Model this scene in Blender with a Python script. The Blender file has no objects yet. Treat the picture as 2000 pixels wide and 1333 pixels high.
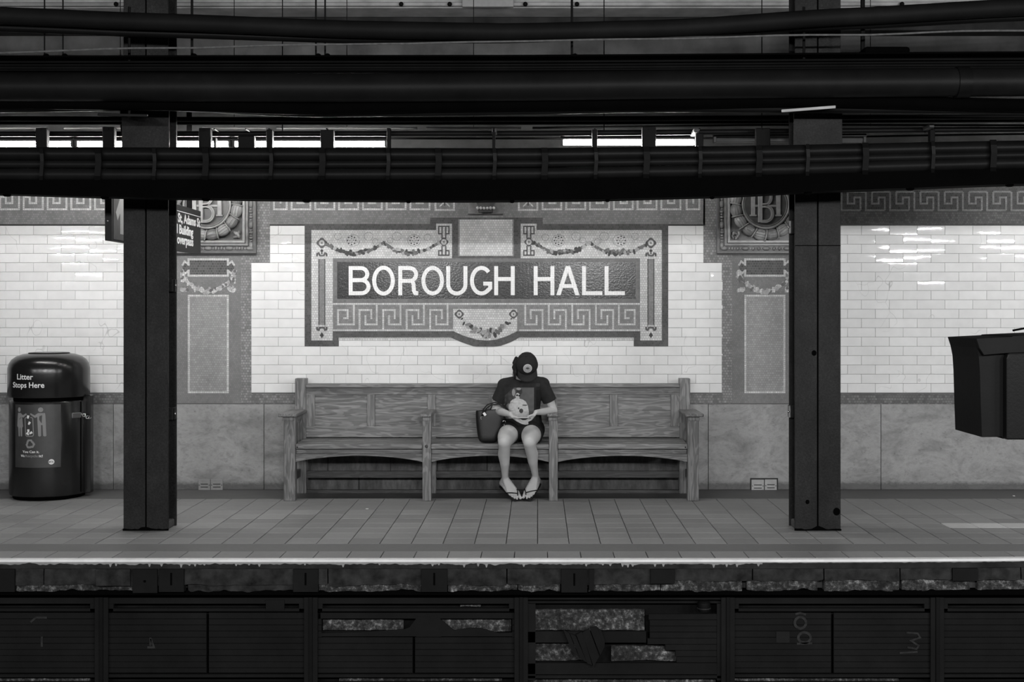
import bpy, bmesh, math, random
from mathutils import Vector, Matrix, Quaternion, noise
from mathutils.bvhtree import BVHTree
R = random.Random(7)
sc = bpy.context.scene
COL = sc.collection
PI = math.pi
# ---------------------------------------------------------------- camera, world, exposure
H = 1.6                      # eye height above the platform floor
F = 2500.0                   # focal length for a 2000 px wide frame
cam_d = bpy.data.cameras.new('camera'); cam = bpy.data.objects.new('camera', cam_d); COL.objects.link(cam)
cam.location = (0, 0, H); cam.rotation_euler = (PI/2, 0, 0)
cam_d.sensor_width = 36; cam_d.lens = F/2000*36
cam_d.shift_x = -50/2000; cam_d.shift_y = -56.5/2000
cam_d.clip_start = .05; cam_d.clip_end = 100
sc.camera = cam
sc.view_settings.view_transform = 'Standard'; sc.view_settings.look = 'None'
sc.view_settings.gamma = 1; sc.view_settings.use_curve_mapping = False
sc.view_settings.exposure = 0.08
w = bpy.data.worlds.new('world'); sc.world = w; w.use_nodes = True
w.node_tree.nodes['Background'].inputs[0].default_value = (.5, .5, .5, 1)
w.node_tree.nodes['Background'].inputs[1].default_value = 0.012
TUBE_E = 125.0               # fluorescent tubes over the far platform
NEAR_W = 200.0
NEAR = [(-8.4, .55), (-5.2, .55), (-2.2, .95), (.9, 1.0), (3.9, .95), (7.0, 1.1), (8.9, 1.1)]
for i, (x, k) in enumerate(NEAR):
    ld = bpy.data.lights.new('near_platform_light', 'AREA'); ld.shape = 'RECTANGLE'; ld.size = 1.25; ld.size_y = .045
    ld.energy = NEAR_W*k; lo = bpy.data.objects.new('near_platform_light', ld); COL.objects.link(lo)
    lo.location = (x, -.8, 2.85); lo.rotation_euler = (math.radians(62), 0, 0)

# ---------------------------------------------------------------- helpers
def P(X, Y, d): return Vector(((X-1050)/F*d, d, H-(Y-610)/F*d))
WD = 11.52
def wx(X): return (X-1050)/F*WD
def wz(Y): return H-(Y-610)/F*WD
WL = {}
def setp(o, label=None, cat=None, group=None, kind=None):
    if label: o['label'] = label
    if cat: o['category'] = cat
    if group: o['group'] = group
    if kind: o['kind'] = kind
    return o
def empty(name, loc, label=None, cat=None, group=None, kind=None, parent=None):
    o = bpy.data.objects.new(name, None); COL.objects.link(o); o.empty_display_size = .1
    WL[o.name] = Vector(loc); o.location = Vector(loc)
    if parent: o.parent = parent; o.location = Vector(loc)-WL[parent.name]
    return setp(o, label, cat, group, kind)
def link(name, me, mat, parent=None, loc=(0, 0, 0), rot=None):
    o = bpy.data.objects.new(name, me); COL.objects.link(o)
    if mat and not me.materials: me.materials.append(mat)
    WL[o.name] = Vector(loc); o.location = Vector(loc)
    if parent: o.parent = parent; o.location = Vector(loc)-WL[parent.name]
    if rot: o.rotation_euler = rot
    return o
class MB:
    def __init__(s): s.v = []; s.f = []
    def add(s, vs, fs):
        b = len(s.v); s.v += [tuple(v) for v in vs]; s.f += [tuple(b+i for i in f) for f in fs]; return s
    def box(s, x0, x1, y0, y1, z0, z1):
        vs = [(x, y, z) for x in (x0, x1) for y in (y0, y1) for z in (z0, z1)]
        return s.add(vs, [(0,1,3,2),(4,6,7,5),(0,4,5,1),(2,3,7,6),(0,2,6,4),(1,5,7,3)])
    def obox(s, c, ax, ay, az):      # oriented box, half axes
        c, ax, ay, az = map(Vector, (c, ax, ay, az))
        vs = [c+ax*i+ay*j+az*k for i in (-1, 1) for j in (-1, 1) for k in (-1, 1)]
        return s.add(vs, [(0,1,3,2),(4,6,7,5),(0,4,5,1),(2,3,7,6),(0,2,6,4),(1,5,7,3)])
    def prism(s, poly, y0, y1):      # polygon in x,z extruded along y
        n = len(poly); vs = [(x, y0, z) for x, z in poly]+[(x, y1, z) for x, z in poly]
        return s.add(vs, [tuple(range(n)), tuple(range(2*n-1, n-1, -1))]+[(i, i+n, (i+1) % n+n, (i+1) % n) for i in range(n)])
    def ribbon(s, path, wd, y0, y1, closed=False):   # mitred band in x,z with thickness along y
        pp_ = [path[0]]
        for q in path[1:]:
            if (Vector(q)-Vector(pp_[-1])).length > 1e-5: pp_.append(q)
        path = pp_
        n = len(path); L = []; Rr = []
        for i, p in enumerate(path):
            p = Vector(p)
            a = Vector(path[i-1]) if (i > 0 or closed) else None
            b = Vector(path[(i+1) % n]) if (i < n-1 or closed) else None
            d1 = (p-a).normalized() if a is not None else None
            d2 = (b-p).normalized() if b is not None else None
            if d1 is None: d1 = d2
            if d2 is None: d2 = d1
            n1 = Vector((-d1.y, d1.x)); n2 = Vector((-d2.y, d2.x)); m = (n1+n2)
            if m.length < 1e-4: m = n1.copy()
            m.normalize(); k = wd/2/max(.35, m.dot(n1))
            L.append(p+m*k); Rr.append(p-m*k)
        segs = n if closed else n-1
        vs = []
        for i in range(n):
            for q in (L[i], Rr[i]):
                vs += [(q.x, y0, q.y), (q.x, y1, q.y)]
        fs = []
        for i in range(segs):
            a = 4*i; b = 4*((i+1) % n)
            fs += [(a, b, b+2, a+2), (a+1, a+3, b+3, b+1), (a, a+1, b+1, b), (a+2, b+2, b+3, a+3)]
        if not closed:
            fs += [(0, 2, 3, 1), (4*n-4, 4*n-3, 4*n-1, 4*n-2)]
        return s.add(vs, fs)
    def tube(s, path, r, n=10, caps=True):
        path = [Vector(p) for p in path]; m = len(path)
        rr = r if isinstance(r, (list, tuple)) else [r]*m
        t = (path[1]-path[0]).normalized()
        u = t.cross(Vector((0, 0, 1)));
        if u.length < .05: u = t.cross(Vector((0, 1, 0)))
        u.normalize(); b = len(s.v); vs = []
        for i, p in enumerate(path):
            t = (path[min(i+1, m-1)]-path[max(i-1, 0)]).normalized()
            u = (u-t*u.dot(t)).normalized(); w_ = t.cross(u)
            for k in range(n):
                a = 2*PI*k/n; vs.append(p+(u*math.cos(a)+w_*math.sin(a))*rr[i])
        fs = [(i*n+k, i*n+(k+1) % n, (i+1)*n+(k+1) % n, (i+1)*n+k) for i in range(m-1) for k in range(n)]
        if caps: fs += [tuple(range(n-1, -1, -1)), tuple((m-1)*n+k for k in range(n))]
        return s.add(vs, fs)
    def capsule(s, a, b, r0, r1, n=12, m=4, flat0=False, flat1=False):
        a, b = Vector(a), Vector(b); t = (b-a)
        if t.length < 1e-6: t = Vector((0, 0, 1e-5))
        t.normalize(); pts = []; rs = []
        if flat0: pts.append(a); rs.append(r0)
        else:
            for i in range(m+1):
                q = PI/2*(1-i/m); pts.append(a-t*r0*math.sin(q)); rs.append(max(1e-5, r0*math.cos(q)))
        if flat1: pts.append(b); rs.append(r1)
        else:
            for i in range(m+1):
                q = PI/2*i/m; pts.append(b+t*r1*math.sin(q)); rs.append(max(1e-5, r1*math.cos(q)))
        u = t.cross(Vector((0, 0, 1)));
        if u.length < .05: u = t.cross(Vector((0, 1, 0)))
        u.normalize(); w_ = t.cross(u); vs = []
        for p, r in zip(pts, rs):
            for k in range(n):
                q = 2*PI*k/n; vs.append(p+(u*math.cos(q)+w_*math.sin(q))*r)
        M = len(pts)
        fs = [(i*n+k, i*n+(k+1) % n, (i+1)*n+(k+1) % n, (i+1)*n+k) for i in range(M-1) for k in range(n)]
        fs += [tuple(range(n-1, -1, -1)), tuple((M-1)*n+k for k in range(n))]
        return s.add(vs, fs)
    def ell(s, c, ax, ay, az, n=16, m=10):   # ellipsoid with axis vectors
        c, ax, ay, az = map(Vector, (c, ax, ay, az)); vs = []; fs = []
        for i in range(1, m):
            q = PI*i/m
            for k in range(n):
                a = 2*PI*k/n; vs.append(c+ax*math.sin(q)*math.cos(a)+ay*math.sin(q)*math.sin(a)+az*math.cos(q))
        top = len(vs); vs += [c+az, c-az]
        for i in range(m-2):
            for k in range(n): fs.append((i*n+k, i*n+(k+1) % n, (i+1)*n+(k+1) % n, (i+1)*n+k))
        for k in range(n):
            fs.append((top, (k+1) % n, k)); fs.append((top+1, (m-2)*n+k, (m-2)*n+(k+1) % n))
        return s.add(vs, fs)
    def loft(s, rings, n=20):        # rings: (centre, vecU, vecV)
        vs = []
        for c, u, v in rings:
            c, u, v = Vector(c), Vector(u), Vector(v)
            for k in range(n):
                a = 2*PI*k/n; vs.append(c+u*math.cos(a)+v*math.sin(a))
        M = len(rings)
        fs = [(i*n+k, i*n+(k+1) % n, (i+1)*n+(k+1) % n, (i+1)*n+k) for i in range(M-1) for k in range(n)]
        fs += [tuple(range(n-1, -1, -1)), tuple((M-1)*n+k for k in range(n))]
        return s.add(vs, fs)
    def lathe(s, prof, c, n=48, a0=0, a1=2*PI, depth=1.0):
        full = abs(a1-a0-2*PI) < 1e-4; cols = n if full else n+1; vs = []; fs = []
        for r, z in prof:
            for k in range(cols):
                a = a0+(a1-a0)*k/n; vs.append((c[0]+r*math.cos(a), c[1]+r*math.sin(a)*depth, c[2]+z))
        for i in range(len(prof)-1):
            for k in range(n):
                k2 = (k+1) % cols if full else k+1
                fs.append((i*cols+k, i*cols+k2, (i+1)*cols+k2, (i+1)*cols+k))
        return s.add(vs, fs)
    def mesh(s, name, off=(0, 0, 0), smooth=False, recalc=True):
        me = bpy.data.meshes.new(name); off = Vector(off)
        me.from_pydata([tuple(Vector(v)-off) for v in s.v], [], s.f); me.validate()
        if recalc:
            bm = bmesh.new(); bm.from_mesh(me); bmesh.ops.recalc_face_normals(bm, faces=bm.faces); bm.to_mesh(me); bm.free()
        if smooth:
            for p in me.polygons: p.use_smooth = True
        me.update(); return me
    def build(s, name, mat, parent=None, smooth=False, bevel=0, label=None, cat=None, group=None, kind=None, auto=None):
        xs, ys, zs = zip(*s.v)
        c = Vector(((min(xs)+max(xs))/2, (min(ys)+max(ys))/2, min(zs)))
        me = s.mesh(name, c, smooth); o = link(name, me, mat, parent, c)
        if bevel:
            m = o.modifiers.new('bevel', 'BEVEL'); m.width = bevel; m.segments = 2; m.limit_method = 'ANGLE'; m.angle_limit = .6
        if auto: smooth_by_angle(me, auto)
        return setp(o, label, cat, group, kind)
def smooth_by_angle(me, ang):
    bm = bmesh.new(); bm.from_mesh(me)
    for f in bm.faces: f.smooth = True
    for e in bm.edges:
        if len(e.link_faces) == 2 and e.calc_face_angle(0) > ang: e.smooth = False
    bm.to_mesh(me); bm.free()
def remeshed(mb, name, voxel, smooth_it=4, fac=.5, fn=None):
    me = mb.mesh(name+'_raw'); o = bpy.data.objects.new('tmp', me); COL.objects.link(o)
    m = o.modifiers.new('r', 'REMESH'); m.mode = 'VOXEL'; m.voxel_size = voxel
    if smooth_it:
        m = o.modifiers.new('s', 'SMOOTH'); m.factor = fac; m.iterations = smooth_it
    dg = bpy.context.evaluated_depsgraph_get(); dg.update()
    me2 = bpy.data.meshes.new_from_object(o.evaluated_get(dg)); me2.name = name
    bpy.data.objects.remove(o)
    for v in me2.vertices:
        if fn: v.co = fn(v.co)
    for p in me2.polygons: p.use_smooth = True
    return me2
def place_mesh(me, name, mat, parent, **k):
    xs = [v.co.x for v in me.vertices]; ys = [v.co.y for v in me.vertices]; zs = [v.co.z for v in me.vertices]
    c = Vector(((min(xs)+max(xs))/2, (min(ys)+max(ys))/2, min(zs)))
    me.transform(Matrix.Translation(-c))
    return setp(link(name, me, mat, parent, c), **k)
def text_mb(txt, size, bold=.0, spacing=1.0, fn=None, depth=.0015, align='LEFT', res=3):
    cu = bpy.data.curves.new('t', 'FONT'); cu.body = txt; cu.size = size; cu.offset = bold; cu.space_character = spacing
    cu.align_x = align; cu.extrude = depth/2; cu.resolution_u = res
    o = bpy.data.objects.new('t', cu); COL.objects.link(o)
    dg = bpy.context.evaluated_depsgraph_get(); dg.update()
    me = bpy.data.meshes.new_from_object(o.evaluated_get(dg)); bpy.data.objects.remove(o)
    mb = MB(); mb.add([fn(v.co) for v in me.vertices], [tuple(p.vertices) for p in me.polygons]); return mb

# ---------------------------------------------------------------- materials
class NT:
    def __init__(s, name):
        s.m = bpy.data.materials.new(name); s.m.use_nodes = True; s.t = s.m.node_tree; s.t.nodes.clear()
        s.out = s.n('ShaderNodeOutputMaterial'); s.b = s.n('ShaderNodeBsdfPrincipled'); s.l(s.b.outputs[0], s.out.inputs[0])
    def n(s, t, **k):
        o = s.t.nodes.new(t)
        for a, b in k.items(): setattr(o, a, b)
        return o
    def l(s, a, b): s.t.links.new(a, b)
    def pos(s, kind='pos', scale=(1, 1, 1), rnd=False):
        if kind == 'pos': v = s.n('ShaderNodeNewGeometry').outputs['Position']
        else: v = s.n('ShaderNodeTexCoord').outputs['Object']
        if rnd:
            oi = s.n('ShaderNodeObjectInfo'); ml = s.n('ShaderNodeMath', operation='MULTIPLY'); ml.inputs[1].default_value = 37
            s.l(oi.outputs['Random'], ml.inputs[0]); ad = s.n('ShaderNodeVectorMath', operation='ADD'); s.l(v, ad.inputs[0]); s.l(ml.outputs[0], ad.inputs[1]); v = ad.outputs[0]
        m = s.n('ShaderNodeVectorMath', operation='MULTIPLY'); m.inputs[1].default_value = scale; s.l(v, m.inputs[0]); return m.outputs[0]
    def noise(s, vec, sc_, det=4, rough=.55, dist=0):
        o = s.n('ShaderNodeTexNoise'); o.inputs['Scale'].default_value = sc_; o.inputs['Detail'].default_value = det
        o.inputs['Roughness'].default_value = rough; o.inputs['Distortion'].default_value = dist; s.l(vec, o.inputs['Vector']); return o.outputs['Fac']
    def ramp(s, fac, pts):
        o = s.n('ShaderNodeValToRGB'); e = o.color_ramp.elements
        while len(e) < len(pts): e.new(.5)
        for q, (p, c) in zip(e, pts):
            q.position = p; q.color = (c, c, c, 1) if not isinstance(c, tuple) else c
        s.l(fac, o.inputs[0]); return o.outputs[0]
    def mul(s, a, b, op='MULTIPLY'):
        o = s.n('ShaderNodeMath', operation=op)
        for i, q in enumerate((a, b)):
            if isinstance(q, (int, float)): o.inputs[i].default_value = q
            else: s.l(q, o.inputs[i])
        return o.outputs[0]
    def rnd(s, lo, hi):
        oi = s.n('ShaderNodeObjectInfo'); mr = s.n('ShaderNodeMapRange'); mr.inputs[3].default_value = lo; mr.inputs[4].default_value = hi
        s.l(oi.outputs['Random'], mr.inputs[0]); return mr.outputs[0]
    def bump(s, h, st, dist=.01):
        o = s.n('ShaderNodeBump'); o.inputs['Strength'].default_value = st; o.inputs['Distance'].default_value = dist
        s.l(h, o.inputs['Height']); s.l(o.outputs[0], s.b.inputs['Normal']); return o
    def col(s, v):
        if isinstance(v, (int, float)): s.b.inputs['Base Color'].default_value = (v, v*.99, v*.98, 1)
        else:
            s.l(v, s.b.inputs['Base Color'])
    def rough(s, v):
        if isinstance(v, (int, float)): s.b.inputs['Roughness'].default_value = v
        else: s.l(v, s.b.inputs['Roughness'])
def plain(name, c, rough=.6, var=.25, scale=8, bump=0, metal=0, spec=None, fine=0):
    if spec is None: spec = .06 if rough > .7 else .2 if rough > .4 else .5
    t = NT(name); v = t.pos('pos'); f = t.noise(v, scale, 6)
    t.col(t.ramp(f, [(.25, c*(1-var)), (.75, c*(1+var))])); t.rough(rough)
    t.b.inputs['Metallic'].default_value = metal; t.b.inputs['Specular IOR Level'].default_value = spec
    if bump: t.bump(t.noise(v, fine or scale*6, 5), bump, .004)
    return t.m
def mosaic(name, c, var=.22, mortar=.6, sz=.019, rough=.5, blot=.12, gap=.09, offs=.5, spark=0):
    t = NT(name); t.b.inputs['Specular IOR Level'].default_value = .3 if spark else .12; v = t.pos('pos'); sp = t.n('ShaderNodeSeparateXYZ'); t.l(v, sp.inputs[0])
    nz = t.noise(v, 14, 2); wob = t.mul(t.mul(nz, -.5, 'ADD'), .006)
    cb = t.n('ShaderNodeCombineXYZ'); t.l(t.mul(sp.outputs[0], wob, 'ADD'), cb.inputs[0]); t.l(t.mul(sp.outputs[2], wob, 'ADD'), cb.inputs[1])
    b = t.n('ShaderNodeTexBrick'); t.l(cb.outputs[0], b.inputs['Vector']); b.offset = offs
    b.inputs['Scale'].default_value = 1; b.inputs['Brick Width'].default_value = sz*1.08; b.inputs['Row Height'].default_value = sz
    b.inputs['Mortar Size'].default_value = sz*gap; b.inputs['Mortar Smooth'].default_value = .3
    b.inputs['Color1'].default_value = (c*(1-var),)*3+(1,); b.inputs['Color2'].default_value = (c*(1+var),)*3+(1,)
    b.inputs['Mortar'].default_value = (c*mortar,)*3+(1,)
    bl = t.ramp(t.noise(v, 5, 6, .65), [(.3, 1-blot), (.7, 1+blot)])
    mx = t.n('ShaderNodeMix', data_type='RGBA', blend_type='MULTIPLY'); mx.inputs[0].default_value = 1
    t.l(b.outputs['Color'], mx.inputs[6]); t.l(bl, mx.inputs[7]); t.col(mx.outputs[2]); t.rough(rough)
    inv = t.mul(1.0, b.outputs['Fac'], 'SUBTRACT')
    if spark:
        h = t.mul(inv, t.mul(t.noise(v, 60, 1), spark*.45), 'ADD'); t.bump(h, .4, .003)
    else: t.bump(inv, .35, .002)
    return t.m
M = {}
M['border'] = mosaic('mosaic_dark_border', .088, .18, 1.2, blot=.2)
M['mid'] = mosaic('mosaic_mid_grey', .22, .15, .8)
M['light'] = mosaic('mosaic_pale_field', .54, .13, .62, sz=.021, gap=.1)
M['keybg'] = mosaic('mosaic_key_ground', .225, .14, .75, sz=.016)
M['line'] = mosaic('mosaic_white_line', .52, .16, .6, sz=.0185, gap=.1, offs=0)
M['name'] = mosaic('mosaic_name_field', .016, .45, 3.2, sz=.019, gap=.07, rough=.2, spark=1.2)
M['letter'] = mosaic('mosaic_white_letters', .80, .04, .72, sz=.02, gap=.05, rough=.3, blot=.03, offs=0)
M['band'] = mosaic('mosaic_pilaster_band', .235, .25, .6, sz=.023, gap=.1)
M['pil'] = mosaic('mosaic_pilaster_ground', .19, .10, .85, sz=.017)
M['pilin'] = mosaic('mosaic_pilaster_panel', .29, .12, .75, sz=.02)
M['cart'] = mosaic('mosaic_cartouche', .085, .25, 1.8, sz=.022, gap=.08)
M['frieze'] = mosaic('mosaic_frieze_ground', .20, .16, .8, sz=.019)
M['friezed'] = mosaic('mosaic_frieze_dark_shaded', .065, .3, 1.4, sz=.019)  # right bay frieze: shade under the beam put into a darker ground
M['friezel'] = mosaic('mosaic_frieze_shaded_line', .24, .2, .7, sz=.0185)  # key lines of the right bay, dimmed in colour for the same shade
M['motif_d'] = mosaic('mosaic_motif_dark', .055, .2, 1.4, sz=.012)
M['motif_m'] = mosaic('mosaic_motif_mid', .13, .2, 1.2, sz=.012)
M['motif_l'] = mosaic('mosaic_motif_light', .34, .2, .8, sz=.012)
M['motif_f'] = mosaic('mosaic_motif_faint', .32, .3, .6, sz=.009)
M['grout'] = plain('grey_grout', .16, .9, .2)
def tile_mat():
    t = NT('white_glazed_tile'); v = t.pos('obj', rnd=True)
    f = t.noise(v, 9, 5); base = t.ramp(f, [(.3, .74), (.7, .80)])
    mx = t.n('ShaderNodeMix', data_type='RGBA', blend_type='MULTIPLY'); mx.inputs[0].default_value = 1
    t.l(base, mx.inputs[6]); t.l(t.rnd(.955, 1.02), mx.inputs[7])
    ck = t.n('ShaderNodeTexVoronoi', feature='DISTANCE_TO_EDGE'); ck.inputs['Scale'].default_value = 1.35
    wv = t.pos('pos', (1, 1, .7)); nn = t.n('ShaderNodeTexNoise'); nn.inputs['Scale'].default_value = 3; t.l(wv, nn.inputs['Vector'])
    av = t.n('ShaderNodeVectorMath', operation='ADD'); t.l(wv, av.inputs[0]); t.l(nn.outputs['Color'], av.inputs[1]); t.l(av.outputs[0], ck.inputs['Vector'])
    line = t.ramp(ck.outputs['Distance'], [(0, 0.0), (.0035, 1.0)])
    gate = t.ramp(t.noise(wv, 2.1, 2), [(.5, 1.0), (.56, 0.0)])
    cr = t.mul(line, gate, 'MAXIMUM'); cr2 = t.mul(t.mul(cr, .3), .7, 'ADD')
    m2 = t.n('ShaderNodeMix', data_type='RGBA', blend_type='MULTIPLY'); m2.inputs[0].default_value = 1
    t.l(mx.outputs[2], m2.inputs[6]); t.l(cr2, m2.inputs[7]); t.col(m2.outputs[2]); t.rough(.025)
    t.b.inputs['Specular IOR Level'].default_value = .5
    spz = t.n('ShaderNodeSeparateXYZ'); t.l(t.pos('obj'), spz.inputs[0]); z_ = spz.outputs[2]
    crown_ = t.mul(t.mul(z_, z_), -.15)          # hand-pressed tiles are slightly cushioned
    wavy = t.mul(t.noise(t.pos('obj', (1, 1, 1.3), rnd=True), 8, 2), .0004)
    t.bump(t.mul(crown_, wavy, 'ADD'), 1.0, 1.0); return t.m
M['tile'] = tile_mat()
def marble():
    t = NT('grey_veined_marble'); v = t.pos('obj', (1, 1, 1.6), rnd=True)
    a = t.noise(v, 2.4, 10, .68, .5); b = t.noise(v, 26, 8, .7)
    c = t.ramp(a, [(.28, .13), (.42, .22), (.52, .29), (.60, .21), (.72, .36)])
    mx = t.n('ShaderNodeMix', data_type='RGBA', blend_type='MULTIPLY'); mx.inputs[0].default_value = 1
    t.l(c, mx.inputs[6]); t.l(t.ramp(b, [(.28, .55), (.42, .95), (.7, 1.1)]), mx.inputs[7])
    # darkens towards the foot of the slab with a ragged edge (follows the object)
    tc = t.n('ShaderNodeTexCoord'); sp = t.n('ShaderNodeSeparateXYZ'); t.l(tc.outputs['Object'], sp.inputs[0])
    g = t.ramp(t.mul(sp.outputs[2], t.mul(b, .09), 'SUBTRACT'), [(-.0, .35), (.035, 1.0)])
    m2 = t.n('ShaderNodeMix', data_type='RGBA', blend_type='MULTIPLY'); m2.inputs[0].default_value = 1
    t.l(mx.outputs[2], m2.inputs[6]); t.l(g, m2.inputs[7]); t.col(m2.outputs[2]); t.rough(.5); t.bump(b, .12, .002); return t.m
M['marble'] = marble()
def dirty_shaded_marble():
    t = NT('grimy_shaded_marble'); v = t.pos('pos', (1, 1, .35)); a = t.noise(v, 12, 9, .7)
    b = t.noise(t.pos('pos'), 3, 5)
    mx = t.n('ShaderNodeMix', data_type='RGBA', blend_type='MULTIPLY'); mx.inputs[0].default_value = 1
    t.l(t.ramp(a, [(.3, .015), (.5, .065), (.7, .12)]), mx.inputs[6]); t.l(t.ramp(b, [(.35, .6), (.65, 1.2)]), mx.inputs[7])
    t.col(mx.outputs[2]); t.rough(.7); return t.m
M['dmarble'] = dirty_shaded_marble()  # grime plus the shade under the bench, both in the colour
def floor_mat(name, c, lo, hi):
    t = NT(name); v = t.pos('pos'); a = t.noise(v, 1.1, 6, .6); b = t.noise(t.pos('pos', (1, 3.5, 1)), 26, 8, .7)
    x = t.mul(t.ramp(a, [(.3, .86), (.7, 1.1)]), t.ramp(b, [(.25, .8), (.6, 1.04), (.75, 1.12)]))
    x = t.mul(t.mul(x, t.rnd(lo, hi)), c); t.col(x); t.rough(t.ramp(a, [(.3, .42), (.7, .62)])); t.bump(b, .12, .002)
    t.b.inputs['Specular IOR Level'].default_value = .2; return t.m
M['ftile'] = floor_mat('grey_quarry_tile', .255, .86, 1.10)
M['ftile_l'] = floor_mat('pale_floor_tile', .55, .95, 1.05)
M['fborder'] = floor_mat('dark_floor_border', .105, .95, 1.05)
M['fworn'] = floor_mat('worn_edge_strip', .17, .95, 1.05)
M['joint'] = plain('dark_floor_joint', .06, .9, .3)
def wood(name, ax, c, dark=.45):
    t = NT(name); s = [55, 55, 55]; s[ax] = 2.6
    v = t.pos('obj', tuple(s), rnd=True); a = t.noise(v, 1.0, 5, .6, .8)
    s2 = [9, 9, 9]; s2[ax] = 1.3; v2 = t.pos('obj', tuple(s2), rnd=True)
    b = t.noise(v2, 1.1, 3, .5, .3)
    sn = t.n('ShaderNodeMath', operation='SINE'); t.l(t.mul(b, 62), sn.inputs[0])
    wv = t.ramp(sn.outputs[0], [(.0, .68), (.45, 1.0), (1, 1.06)])
    s3 = [150, 150, 150]; s3[ax] = 5; f = t.noise(t.pos('obj', tuple(s3), rnd=True), 1, 3, .6)
    x = t.mul(t.mul(t.ramp(a, [(.3, .58), (.52, 1.0), (.75, 1.25)]), wv), t.ramp(f, [(.3, .72), (.55, 1.05)]))
    x = t.mul(t.mul(x, t.rnd(.9, 1.08)), c); t.col(x); t.rough(.42); t.bump(f, .2, .002)
    t.b.inputs['Specular IOR Level'].default_value = .4; return t.m
M['woodx'] = wood('oak_grain_along', 0, .20); M['woodz'] = wood('oak_grain_upright', 2, .20); M['woody'] = wood('oak_grain_deep', 1, .20)
M['woodd'] = wood('oak_dark_shaded', 0, .045)  # dark oak, deepened to carry the shade under the bench
def black_paint(name, c, rough=.45, patch=0, spec=.09):
    t = NT(name); t.b.inputs['Specular IOR Level'].default_value = spec; v = t.pos('pos'); a = t.noise(v, 3, 7, .65); b = t.noise(v, 90, 4)
    x = t.ramp(a, [(.3, c*.7), (.6, c*1.05), (.72, c*(1.3+patch))]); t.col(x); t.rough(rough); t.bump(b, .25, .002); return t.m
def colpaint():
    t = NT('dark_column_paint'); v = t.pos('pos'); a = t.noise(t.pos('pos', (1, 1, .6)), 4, 9, .72); b = t.noise(v, 70, 5, .7)
    x = t.mul(t.ramp(a, [(.3, .010), (.5, .017), (.62, .023), (.75, .045)]), t.ramp(b, [(.3, .6), (.6, 1.2), (.75, 1.9)])); t.col(x); t.rough(.5)
    t.b.inputs['Specular IOR Level'].default_value = .12; t.bump(b, .5, .003); return t.m
M['col'] = colpaint()
M['iron'] = black_paint('sooty_shaded_iron', .006, .6)  # overhead shade is put into this near-black, besides grime
M['soot_shade'] = black_paint('soot_shade_black', .0015, .9, 0, .03)  # blackest tone, with the shade of the overhead parts in it
M['pipe'] = black_paint('shaded_painted_pipe', .009, .45)  # albedo lowered to hold the shade around the overhead pipes
M['pipe2'] = black_paint('grimy_shaded_pipe', .007, .4)  # grime, darkened further for the overhead shade
M['cable'] = black_paint('rubber_cable', .009, .6)
M['rope'] = plain('dusty_grey_line', .12, .8, .3, 30)
M['lconduit'] = plain('pale_painted_conduit', .42, .5, .3, 6)
M['concrete'] = plain('stained_concrete', .085, .9, .45, 3, .5, fine=40)
M['concd'] = plain('sooty_concrete', .03, .9, .5, 4, .5, fine=40)
M['ceil'] = plain('dark_ceiling', .05, .9, .3, 2)
M['edgep'] = plain('pale_edge_paint', .78, .55, .12, 10)
M['edgec'] = plain('grimy_edge_concrete', .024, .9, .45, 9, .6, fine=60)
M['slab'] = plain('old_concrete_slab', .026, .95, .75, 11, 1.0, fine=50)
def rubble():
    t = NT('broken_aggregate'); v = t.pos('pos'); a = t.noise(v, 28, 8, .75); b = t.noise(v, 4, 4)
    x = t.mul(t.ramp(a, [(.42, .015), (.54, .07), (.66, .34)]), t.ramp(b, [(.35, .35), (.6, 1.1)])); t.col(x); t.rough(.95); t.bump(a, .8, .02); return t.m
M['rubble'] = rubble()
M['slat'] = black_paint('dirty_dark_boards', .010, .8)
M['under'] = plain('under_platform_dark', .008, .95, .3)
M['mark'] = plain('faded_paint_mark', .028, .9, .5, 30)
M['plate'] = plain('painted_vent_plate', .34, .55, .12, 20)
M['slot'] = plain('dark_slot', .04, .9, .2)
M['bin'] = black_paint('glossy_black_bin', .012, .22, 0, .5)
M['sticker'] = plain('grey_sticker', .045, .35, .2, 14)
M['sticker_f'] = plain('sticker_figure_grey', .23, .5, .05)
M['white'] = plain('white_print', .72, .5, .03)
M['steel'] = plain('bright_steel', .55, .25, .1, metal=1)
M['terra'] = plain('grey_glazed_terracotta', .20, .33, .30, 22, .2)
M['terral'] = plain('pale_glazed_terracotta', .33, .3, .22, 22, .2)
M['terrad'] = plain('dark_glazed_terracotta', .095, .35, .25, 22, .2)
M['skin'] = plain('skin', .46, .6, .06, 9, spec=.2)
M['shirt'] = plain('dark_cotton', .022, .9, .2, 30, .3, spec=.2)
M['shorts'] = plain('black_shorts', .010, .9, .2, 30, spec=.2)
M['hair'] = plain('dark_hair', .010, .5, .3, 90, .4)
M['cap'] = plain('dark_cap_cloth', .020, .9, .2, 60, .3, spec=.2)
M['patch'] = plain('pale_round_patch', .40, .7, .25, 120)
M['leather'] = plain('black_leather', .010, .36, .25, 20, .08, spec=.28)
M['rubber'] = plain('black_rubber', .012, .5, .2)
M['glass'] = plain('phone_glass', .02, .1, .1)
M['signb'] = plain('dark_sign_enamel', .022, .6, .15)
M['signg'] = plain('grey_sign_face', .07, .7, .15, 10)
M['signa'] = plain('pale_sign_arrow', .24, .5, .1)
def emis(name, c, st):
    t = NT(name); e = t.n('ShaderNodeEmission'); e.inputs[0].default_value = (c, c*.99, c*.97, 1); e.inputs[1].default_value = st
    t.l(e.outputs[0], t.out.inputs[0]); return t.m
M['tube'] = emis('lit_fluorescent_tube', 1, TUBE_E)
M['fixture'] = plain('lamp_housing_enamel', .05, .5, .2)
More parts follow.
